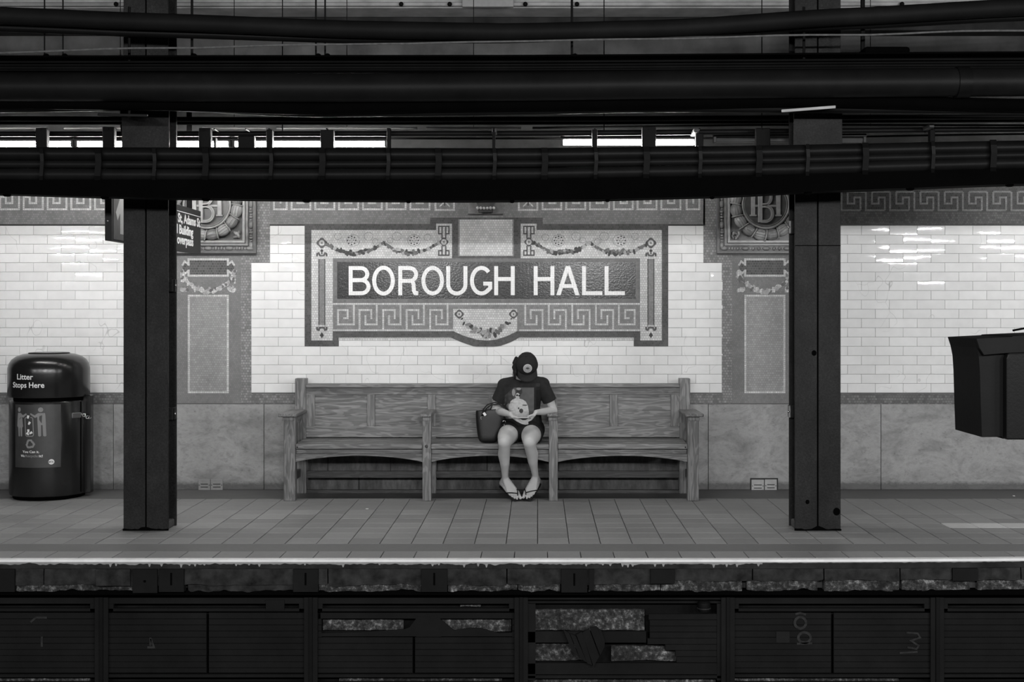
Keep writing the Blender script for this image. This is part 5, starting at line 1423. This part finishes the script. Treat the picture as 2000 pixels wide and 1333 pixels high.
# ---- bag
bg = empty('handbag', (P(950, 866, 10.88).x, 10.92, .49), 'black leather tote bag standing on the bench beside the person', 'bag')
D0 = 10.865
def bp(X, Y, d=D0): return P(X, Y, d)
mb = MB(); rings = []
prof = [(866, 940, 966), (862, 935, 972), (850, 932.5, 976), (835, 930.5, 981), (820, 929.5, 986), (808, 929, 987), (801, 929.3, 984)]
for i, (Y_, xa, xb) in enumerate(prof):
    a, c = bp(xa, Y_), bp(xb, Y_); t = i/(len(prof)-1); th = .062-.022*t
    if i == 0: th = .045
    mid_ = (a+c)/2; mid_.y = D0+.07; rings.append((mid_, Vector(((c.x-a.x)/2, 0, 0)), Vector((0, th, 0))))
zmin = .4895
vs = []; n = 28
for i, (c, u, v) in enumerate(rings):
    c.z = max(c.z, zmin)
    for k in range(n):
        a = 2*PI*k/n; ca, sa = math.cos(a), math.sin(a)
        ca = math.copysign(abs(ca)**.48, ca); sa = math.copysign(abs(sa)**.55, sa)
        z = c.z+(.0 if i < 4 else (.012*(ca)*(i-3)/3))
        vs.append(Vector((c.x, c.y, z))+u*ca+v*sa)
Mr = len(rings)
mb.add(vs, [(i*n+k, i*n+(k+1) % n, (i+1)*n+(k+1) % n, (i+1)*n+k) for i in range(Mr-1) for k in range(n)]+[tuple(range(n-1, -1, -1))])
bo = mb.build('body', M['leather'], bg, smooth=True); bo.modifiers.new('solid', 'SOLIDIFY').thickness = -.004
ss_ = bo.modifiers.new('sub', 'SUBSURF'); ss_.levels = 1; ss_.render_levels = 2
def bstrap(pts, r=.0055, nm='handle'): MB().tube(pts, r, 8).build(nm, M['rubber'], bg, smooth=True)
bstrap([bp(941, 814, D0), bp(944, 800, D0-.01), bp(952, 791, D0-.01), bp(966, 786.5, D0-.02), bp(982, 790, D0-.01), bp(992, 800, D0), bp(996, 810, D0+.03)])
bstrap([bp(944, 812, D0), bp(950, 798, D0-.015), bp(960, 791, D0-.02), bp(974, 790, D0-.03), bp(988, 797, D0-.01), bp(994, 806, D0+.02)])
bstrap([bp(955, 806, D0+.12), bp(962, 792, D0+.10), bp(975, 786, D0+.10), bp(990, 796, D0+.10)])
o = MB().obox(bp(946.5, 809.5, D0-.012), (.0085, 0, .006), (0, .003, 0), (-.009, 0, .012)).build('buckle', M['white'], bg, bevel=.002, label='metal buckle plate with its glint painted white')  # white colour stands in for the glint on the metal
for c, q in ((bp(941.5, 817, D0-.002), .9), (bp(984.5, 825, D0-.005), -.3)):
    MB().tube([c+Vector((.012*math.cos(a+q), 0, .012*math.sin(a+q))) for a in [i*.45 for i in range(9)]], .0028, 8).build('ring', M['steel'], bg, smooth=True)
MB().tube([bp(985, 829, D0-.008), bp(984.5, 834, D0-.008)], .0045, 8).build('ring_tab', M['steel'], bg, smooth=True)

# ================================================================ OVERHEAD PIPES, CABLES, TRAYS (their shade is put into near-black colours)
def interp(pts, X):
    for (a, b_), (c, d_) in zip(pts, pts[1:]):
        if a <= X <= c:
            t = (X-a)/(c-a); t2 = t*t*(3-2*t)*.3+t*.7; return b_+(d_-b_)*t2
    (a, b_), (c, d_) = (pts[0], pts[1]) if X < pts[0][0] else (pts[-2], pts[-1])
    return b_+(d_-b_)*(X-a)/(c-a)
def run(pts, d, xa=-400, xb=2400, step=60):
    out = []; X = xa
    while X <= xb: out.append(P(X, interp(pts, X), d)); X += step
    return out
def pipe(name, pts, d, rpx, mat, label, cat='pipe', n=14, xa=-400, xb=2400, wob=0):
    path = run(pts, d, xa, xb)
    if wob: path = [p+Vector((0, noise.noise(Vector((p.x*2, wob, 0)))*.02, noise.noise(Vector((p.x*1.5, wob, 5)))*.008)) for p in path]
    return MB().tube(path, rpx/F*d, n).build(name, M[mat], smooth=False, auto=.7, label=label, cat=cat)
pipe('cable', [(0, 31), (300, 43), (700, 58), (1000, 63), (1300, 56), (1650, 33), (2000, 14)], 8.85, 17, 'cable', 'thick sagging black cable across the top of the view', 'cable')
pipe('cable', [(0, 54), (300, 65), (700, 77), (1000, 76), (1300, 64), (1650, 50), (2000, 33)], 8.95, 8.5, 'pipe2', 'thinner black cable hanging just below the thick sagging one', 'cable')
pipe('rope', [(0, 103), (243, 95), (600, 88), (1000, 81), (1300, 75), (2000, 60)], 8.75, 2.0, 'rope', 'thin pale grey line strung under the sagging cables', 'cable', wob=2)
# top steel channel with conduits
ch = empty('cable_channel', (0, 9.0, 3.28), 'long sooty, shade-darkened steel channel carrying thin conduits above the big round pipe', 'cable tray')
def zz9(Y, d=8.95): return H-(Y-610)/F*d
tp = run([(0, 111), (1000, 110), (2000, 103)], 8.95)
def beam(path, y0, y1, zt, zb_, name, mat, par, **k):
    m = MB(); vs = []
    for p in path: vs += [(p.x, y0, p.z+zt), (p.x, y1, p.z+zt), (p.x, y1, p.z+zb_), (p.x, y0, p.z+zb_)]
    m.add(vs, [(4*i+a, 4*i+(a+1) % 4, 4*i+4+(a+1) % 4, 4*i+4+a) for i in range(len(path)-1) for a in range(4)]+[(0, 1, 2, 3), tuple(4*(len(path)-1)+q for q in (3, 2, 1, 0))])
    return m.build(name, mat, par, **k)
beam(tp, 8.9, 9.25, 0, -.012, 'top_flange', M['soot_shade'], ch); beam(tp, 9.05, 9.07, 0, -.125, 'web', M['soot_shade'], ch); beam(tp, 8.9, 9.25, -.113, -.125, 'bottom_flange', M['soot_shade'], ch)
for Y_, r in ((121, 2.2), (127, 2), (132.5, 2.6), (137, 1.6)):
    MB().tube(run([(0, Y_), (1000, Y_-.5), (2000, Y_-6)], 8.93), r/F*8.93, 8).build('conduit', M['pipe2'], ch)
bp_ = pipe('big_pipe', [(0, 170), (700, 172), (1000, 170), (1300, 166), (2000, 160)], 8.90, 28, 'pipe', 'large round dark pipe spanning the view below the steel channel', n=28)
pth = run([(0, 170), (700, 172), (1000, 170), (1300, 166), (2000, 160)], 8.90)
q0 = P(1866, 161.6, 8.9); MB().tube([q0, q0+Vector((.09, 0, .001))], 30.5/F*8.9, 28).build('coupling', M['pipe2'], bp_, auto=.7)
pipe('cable', [(0, 200), (300, 203), (600, 212), (900, 206), (1300, 201), (1550, 196), (2000, 206)], 8.98, 13, 'soot_shade', 'sooty, shade-black cable sagging along the underside of the big pipe', 'cable')
pipe('cable', [(0, 213), (300, 208), (600, 222), (900, 219), (1300, 212), (2000, 216)], 9.05, 7.5, 'iron', 'lower sooty, shade-black cable tucked under the big pipe', 'cable')
# lines behind the columns
pipe('conduit', [(0, 232), (700, 234), (2000, 228)], 9.95, 5, 'iron', 'dark conduit running behind the columns, above the lamps', n=10)
pipe('conduit', [(0, 240.5), (1000, 241), (2000, 236)], 10.05, 3.4, 'pipe2', 'narrow dark conduit below its thicker twin behind the columns', n=10)
for (a, b_, l) in ((-300, 92, 'pale conduit length above the lamps at far left'), (125, 345, 'pale conduit length behind the left column'), (395, 520, 'pale conduit length just right of the left column'), (540, 815, 'pale conduit length above the lamp over the name tablet left end'), (832, 1018, 'pale conduit length over the centre of the name tablet')):
    MB().tube(run([(0, 250), (1000, 250.5), (2000, 247)], 10.3, a, b_, (b_-a)/6-.01), 2.4/F*10.3, 8).build('conduit', plain('dusty_grey_conduit', .10, .6), label=l, cat='pipe')
pipe('conduit', [(0, 262), (1000, 261), (2000, 253)], 9.85, 5.5, 'pipe2', 'dark pipe directly above the lit lamps', n=12)
pipe('conduit', [(1040, 250), (1500, 244), (2000, 245)], 10.2, 2.2, 'pipe', 'thin grey conduit line right of the centre above the lamps', n=8, xa=1040)
pipe('conduit', [(0, 270.5), (1000, 270.5), (1500, 270), (2000, 262)], 10.25, 2.2, 'pipe2', 'thin conduit resting along the top of the lamp housings', n=8)
for o in list(COL.objects):
    if o.name.split('.')[0] == 'conduit' and 'label' in o and o.parent is None:
        base = WL[o.name]; xs__ = [v.co.x+base.x for v in o.data.vertices]; zs__ = [v.co.z+base.z for v in o.data.vertices]
        for xx in ((P(285, 0, 9.8).x, P(1598, 0, 9.8).x) if max(xs__)-min(xs__) > 6 else ((min(xs__)+max(xs__))/2,)):
            MB().tube([(xx, base.y, (min(zs__)+max(zs__))/2), (xx, base.y, 4.75)], .003, 6).build('hanger_wire', M['iron'], o)
# hangers / junction boxes in front of the lamps
for i, (a, b_, y0, y1) in enumerate(((75, 97, 252, 292), (205, 228, 250, 293), (392, 415, 252, 290), (421, 425, 270, 291), (468, 500, 268, 293), (523, 535, 255, 292), (628, 654, 256, 293), (757, 764, 252, 352), (962, 968, 252, 352), (1156, 1166, 255, 292), (1253, 1280, 250, 292), (1357, 1372, 262, 292), (1474, 1502, 252, 292), (1812, 1822, 255, 292))):
    p, q = P(a, y0, 9.72), P(b_, y1, 9.72)
    ob = MB().box(p.x, q.x, 9.66, 9.72, q.z, p.z).build('hanger_bracket', M['iron'], bevel=.006, label='sooty, shade-darkened hanger bracket, %s from the left in front of the lamps' % ('first second third fourth fifth sixth seventh eighth ninth tenth eleventh twelfth thirteenth fourteenth'.split()[i]), cat='bracket', group='hanger brackets in front of the lamps')
    MB().tube([((p.x+q.x)/2, 9.65, P(0, 259, 9.85).z), ((p.x+q.x)/2, 9.86, P(0, 259, 9.85).z)], .006, 8).build('bolt', M['iron'], ob)
# lamps
def lamp(Xa, Xb, lab, lit=True, Y_=282.5):
    d_ = 10.0; a, c = P(Xa, Y_, d_), P(Xb, Y_, d_)
    rt = empty('fluorescent_lamp', ((a.x+c.x)/2, d_, a.z), lab, 'lamp', 'fluorescent lamps in a row above the platform')
    MB().tube([a+Vector((.02, 0, 0)), c-Vector((.02, 0, 0))], .0185, 14).build('tube', M['tube'] if lit else plain('dead_tube', .10, .4), rt, smooth=True)
    m = MB(); m.add([(x, y, z) for x in (a.x, c.x) for (y, z) in ((d_-.05, a.z+.024), (d_-.03, a.z+.055), (d_+.03, a.z+.055), (d_+.05, a.z+.024), (d_+.047, a.z+.022), (d_+.025, a.z+.045), (d_-.025, a.z+.045), (d_-.047, a.z+.022))], [(i, (i+1) % 8, (i+1) % 8+8, i+8) for i in range(8)])
    m.build('housing', M['fixture'], rt)
    for q in (.32,): MB().tube([(a.x+(c.x-a.x)*q, d_, a.z+.055), (a.x+(c.x-a.x)*q, d_, 4.75)], .004, 6).build('hanger_stem', M['iron'], rt)
    for x, s in ((a.x, 1), (c.x, -1)): MB().box(min(x, x+s*.02), max(x, x+s*.02), d_-.03, d_+.03, a.z-.020, a.z+.04).build('lamp_holder', M['fixture'], rt, bevel=.003)
lamp(-165, 145, 'lit fluorescent lamp at the far left above the litter bin'); lamp(148, 452, 'lit fluorescent lamp partly hidden by the left column'); lamp(455, 757, 'lit fluorescent lamp above the left half of the name tablet')
lamp(1095, 1360, 'lit fluorescent lamp above the right half of the name tablet', Y_=279)
lamp(2130, 2430, 'lit fluorescent lamp beyond the right edge of the view', Y_=279)
lamp(1393, 1690, 'unlit fluorescent lamp passing behind the right column', False, 274)
# cable tray bundle in front
tr = empty('cable_tray', (0, 8.85, 2.75), 'long tray of bundled dark pipes strapped together above the platform edge', 'cable tray')
c1p = [(0, 301), (500, 302), (1000, 303), (1400, 299), (2000, 288)]
MB().tube(run(c1p, 8.72), 13.5/F*8.72, 20).build('bundled_pipe', M['pipe2'], tr, auto=.7)
MB().tube(run([(0, 321), (500, 322), (1000, 320), (1400, 315), (2000, 303)], 8.70), 7.5/F*8.70, 16).build('bundled_pipe', M['pipe'], tr, auto=.7)
MB().tube(run([(0, 341), (500, 342), (1000, 340), (1400, 334), (2000, 319)], 8.70), 11.5/F*8.70, 18).build('bundled_pipe', M['pipe'], tr, auto=.7)
MB().tube(run([(0, 331), (500, 332), (1000, 330), (1400, 325), (2000, 311)], 8.76), 4/F*8.70, 10).build('bundled_pipe', M['iron'], tr, auto=.7)
for i, X_ in enumerate((190, 300, 400, 528, 628, 757, 855, 965, 1063, 1163, 1262, 1367, 1482, 1577, 1690, 1822, 1940, 80, -40)):
    dy = interp([(0, 0), (1000, -1), (1400, -5), (2000, -18)], X_); wdp = 7 if i % 2 else 12
    pts = [P(X_, 290+dy, 8.66), P(X_+1, 300+dy, 8.635), P(X_+2, 315+dy, 8.64), P(X_+1, 330+dy, 8.635), P(X_, 344+dy, 8.63), P(X_, 352+dy, 8.66)]
    m = MB(); vs = []; hw = wdp/2/290
    for p in pts: vs += [p+Vector((-hw, 0, 0)), p+Vector((hw, 0, 0)), p+Vector((hw, .008, 0)), p+Vector((-hw, .008, 0))]
    m.add(vs, [(4*k+a, 4*k+(a+1) % 4, 4*k+4+(a+1) % 4, 4*k+4+a) for k in range(5) for a in range(4)]); m.build('strap', M['pipe'] if i % 2 else M['iron'], tr)
bm_ = empty('steel_beam', (0, 8.9, 2.37), 'sooty, shade-black beam whose straight underside cuts off the view of the mosaic', 'beam')
bot = [(0, 378.5), (150, 383), (300, 386.5), (600, 390.5), (900, 392), (1150, 390), (1400, 383.5), (1650, 371.5), (2000, 359), (2400, 346)]
bt = run(bot, 8.66)
m = MB(); vs = []
for p in bt:
    X_ = 1050+p.x*F/8.66; zt_ = P(0, interp([(0, 351), (1000, 350), (1400, 344), (2000, 330)], X_), 8.66).z
    vs += [(p.x, 8.66, zt_), (p.x, 8.98, zt_), (p.x, 8.98, p.z+.012), (p.x, 8.66, p.z)]
m.add(vs, [(4*i+a, 4*i+(a+1) % 4, 4*i+4+(a+1) % 4, 4*i+4+a) for i in range(len(bt)-1) for a in range(4)]+[(0, 1, 2, 3), tuple(4*(len(bt)-1)+q for q in (3, 2, 1, 0))])
m.build('beam_body', M['soot_shade'], bm_)
for X_ in (10, 202, 400, 597, 797, 1000, 1187, 1392, 1580, 1780, 1975):
    p = P(X_, interp(bot, X_), 8.70); w_ = .03 if X_ < 700 or X_ > 1500 else .018
    MB().loft([(p+Vector((0, .03, .012)), (w_, 0, 0), (0, .03, 0)), (p+Vector((0, .03, -.010)), (w_*.9, 0, 0), (0, .026, 0)), (p+Vector((0, .03, -.016)), (w_*.6, 0, 0), (0, .02, 0))], 14).build('bolt', M['soot_shade'], bm_)
# small pale boxes and unlit fixtures at the column heads
def slab_fix(Xa, Xb, Ya, Yb, lab, mt='lconduit'):
    d_ = 8.86
    a, b_ = P(Xa, Ya, d_), P(Xb, Yb, d_+.18)
    rt = MB(); rt.add([P(Xa, Ya, d_), P(Xb, Yb, d_+.0), P(Xb+1, Yb, d_+.30), P(Xa+16, Ya, d_+.30)]+[v-Vector((0, 0, .020)) for v in (P(Xa, Ya, d_), P(Xb, Yb, d_), P(Xb+1, Yb, d_+.3), P(Xa+16, Ya, d_+.3))], [(0, 1, 2, 3), (7, 6, 5, 4), (0, 4, 5, 1), (1, 5, 6, 2), (2, 6, 7, 3), (3, 7, 4, 0)])
    o = rt.build('unlit_fixture', M[mt], bevel=.004, label=lab, cat='lamp'); c = (P(Xa, Ya, d_)+P(Xb, Yb, d_))/2
    MB().tube([(c.x, d_+.15, c.z), (c.x, d_+.15, 3.75)], .01, 8).build('stem', M['iron'], o)
slab_fix(1526, 1632, 214, 206, 'flat unlit pale fixture at the head of the right column')
slab_fix(190, 288, 221, 223, 'flat unlit fixture, mostly dark, at the head of the left column', 'pipe')
for i, (X_, Y_, l) in enumerate(((965, 256, 'small pale junction box above the centre of the tray'), (1359, 256, 'small pale junction box at the end of the right lit lamp'), (1817, 247, 'small pale junction box right of the right column'))):
    p = P(X_, Y_, 9.70); MB().box(p.x-.018, p.x+.018, 9.66, 9.90, p.z-.014, p.z+.014).build('junction_box', M['fixture'], bevel=.003, label=l, cat='box')
# hanger rods
for X_, y1, w_, l in ((87, 112, 1.5, 'leftmost thin hanger rod above the steel channel'), (123, 112, 1.5, 'second thin hanger rod from the left'), (375, 112, 2.6, 'stout hanger rod just right of the left column'), (617, 112, 1.7, 'left rod of the close pair left of centre'), (635, 112, 1.7, 'right rod of the close pair left of centre'), (1117, 112, 2.4, 'hanger rod right of centre'), (1685, 108, 4.5, 'thick hanger rod right of the right column')):
    d_ = 9.05; p = P(X_, y1, d_); o = MB().tube([(p.x, d_, p.z-.02), (p.x, d_, 4.75)], w_/F*d_, 8).build('hanger_rod', M['iron'], label=l, cat='rod', group='hanger rods above the steel channel')
    MB().ell((p.x+.02, d_-.02, p.z+.004), (.022, 0, 0), (0, .02, 0), (0, 0, .02), 10, 8).build('clamp', M['soot_shade'], o)
for X_ in (145, 600, 1072, ):
    pass
p = P(1735, 103, 8.95); MB().box(p.x-.17, p.x+.15, 8.93, 9.15, p.z-.01, p.z+.042).build('cover_box', M['soot_shade'], bevel=.02, label='flat black box on top of the steel channel, right of the right column', cat='box')
# pale painted duct under the ceiling
pd = empty('ceiling_duct', (0, 11.0, 4.2), 'pale grey painted duct running high under the ceiling', 'duct')
MB().box(XL, XR, 10.9, 11.24, P(0, 15.5, 10.9).z, P(0, -20, 10.9).z).build('duct_body', M['lconduit'], pd, bevel=.008)
MB().tube([(XL, 10.86, P(0, 9, 10.86).z), (XR, 10.86, P(0, 7, 10.86).z)], .018, 10).build('duct_pipe', M['lconduit'], pd, smooth=True)
MB().box(P(903, 0, 10.82).x, P(1003, 0, 10.82).x, 10.80, 10.84, P(0, 14, 10.82).z, P(0, -12, 10.82).z).build('cover_plate', M['plate'], pd, bevel=.004)
for X_ in (225, 783, 878, 1026, 1127, 1763):
    p = P(X_, 7, 10.8); MB().ell((p.x, 10.82, p.z), (.02, 0, 0), (0, .02, 0), (0, 0, .02), 10, 8).build('stud', M['iron'], pd, smooth=True)

# ================================================================ TRACKSIDE BOX, right edge
tbx = empty('equipment_box', (2.1, 5.1, -1.1), 'dark metal trackside box with flared hood at the right edge', 'box')
DT = 5.0
def tp_(X, Y, d=DT): return P(X, Y, d)
hoodp = [(1905, 661.5), (1975, 658), (1976, 656.5), (2120, 650), (2120, 860), (1962, 858.5), (1961, 855), (1921, 855.5), (1919, 800), (1917, 730), (1915, 700), (1911, 680)]
MB().prism([(tp_(a, 0).x, tp_(0, b_).z) for a, b_ in hoodp], DT+.02, DT+.34).build('case', M['iron'], tbx, bevel=.004)
MB().prism([(tp_(a, 0).x, tp_(0, b_).z) for a, b_ in ((1962, 700), (1966, 690), (2118, 684), (2118, 858.5), (1962, 858.5))], DT-.02, DT+.02).build('door', M['pipe2'], tbx, bevel=.006)
MB().prism([(tp_(a, 0).x, tp_(0, b_).z) for a, b_ in ((1905, 661.5), (1975, 658), (1976, 656.5), (2120, 650), (2120, 684), (1966, 690), (1920, 694), (1911, 680))], DT-.01, DT+.02).build('hood', M['iron'], tbx, bevel=.006)
MB().tube([tp_(1978, 646), tp_(2010, 640), tp_(2080, 628), tp_(2090, 650)], .004, 8).build('wire', M['soot_shade'], tbx, smooth=True)
MB().box(tp_(2090, 0).x, tp_(2108, 0).x, DT+.1, DT+.2, -1.1, tp_(0, 850).z).build('post', M['iron'], tbx)
MB().box(tp_(2075, 0).x, tp_(2125, 0).x, DT+.04, DT+.26, -1.1, -1.06).build('foot_plate', M['iron'], tbx)
# litter on the floor
for X_, Y_, l, s in ((717, 995.5, 'tiny white paper scrap on the floor in front of the bench left bay', 5), (301, 978, 'tiny white scrap on the dark border behind the left column', 2), (1980, 970, 'tiny pale scrap near the wall at the right edge', 4)):
    d_ = (H)*F/(Y_-610); p = P(X_, Y_, d_)
    MB().box(p.x-s/2/240, p.x+s/2/240, d_-.012, d_+.012, .003, .006).build('paper_scrap', M['white'], label=l, cat='litter')
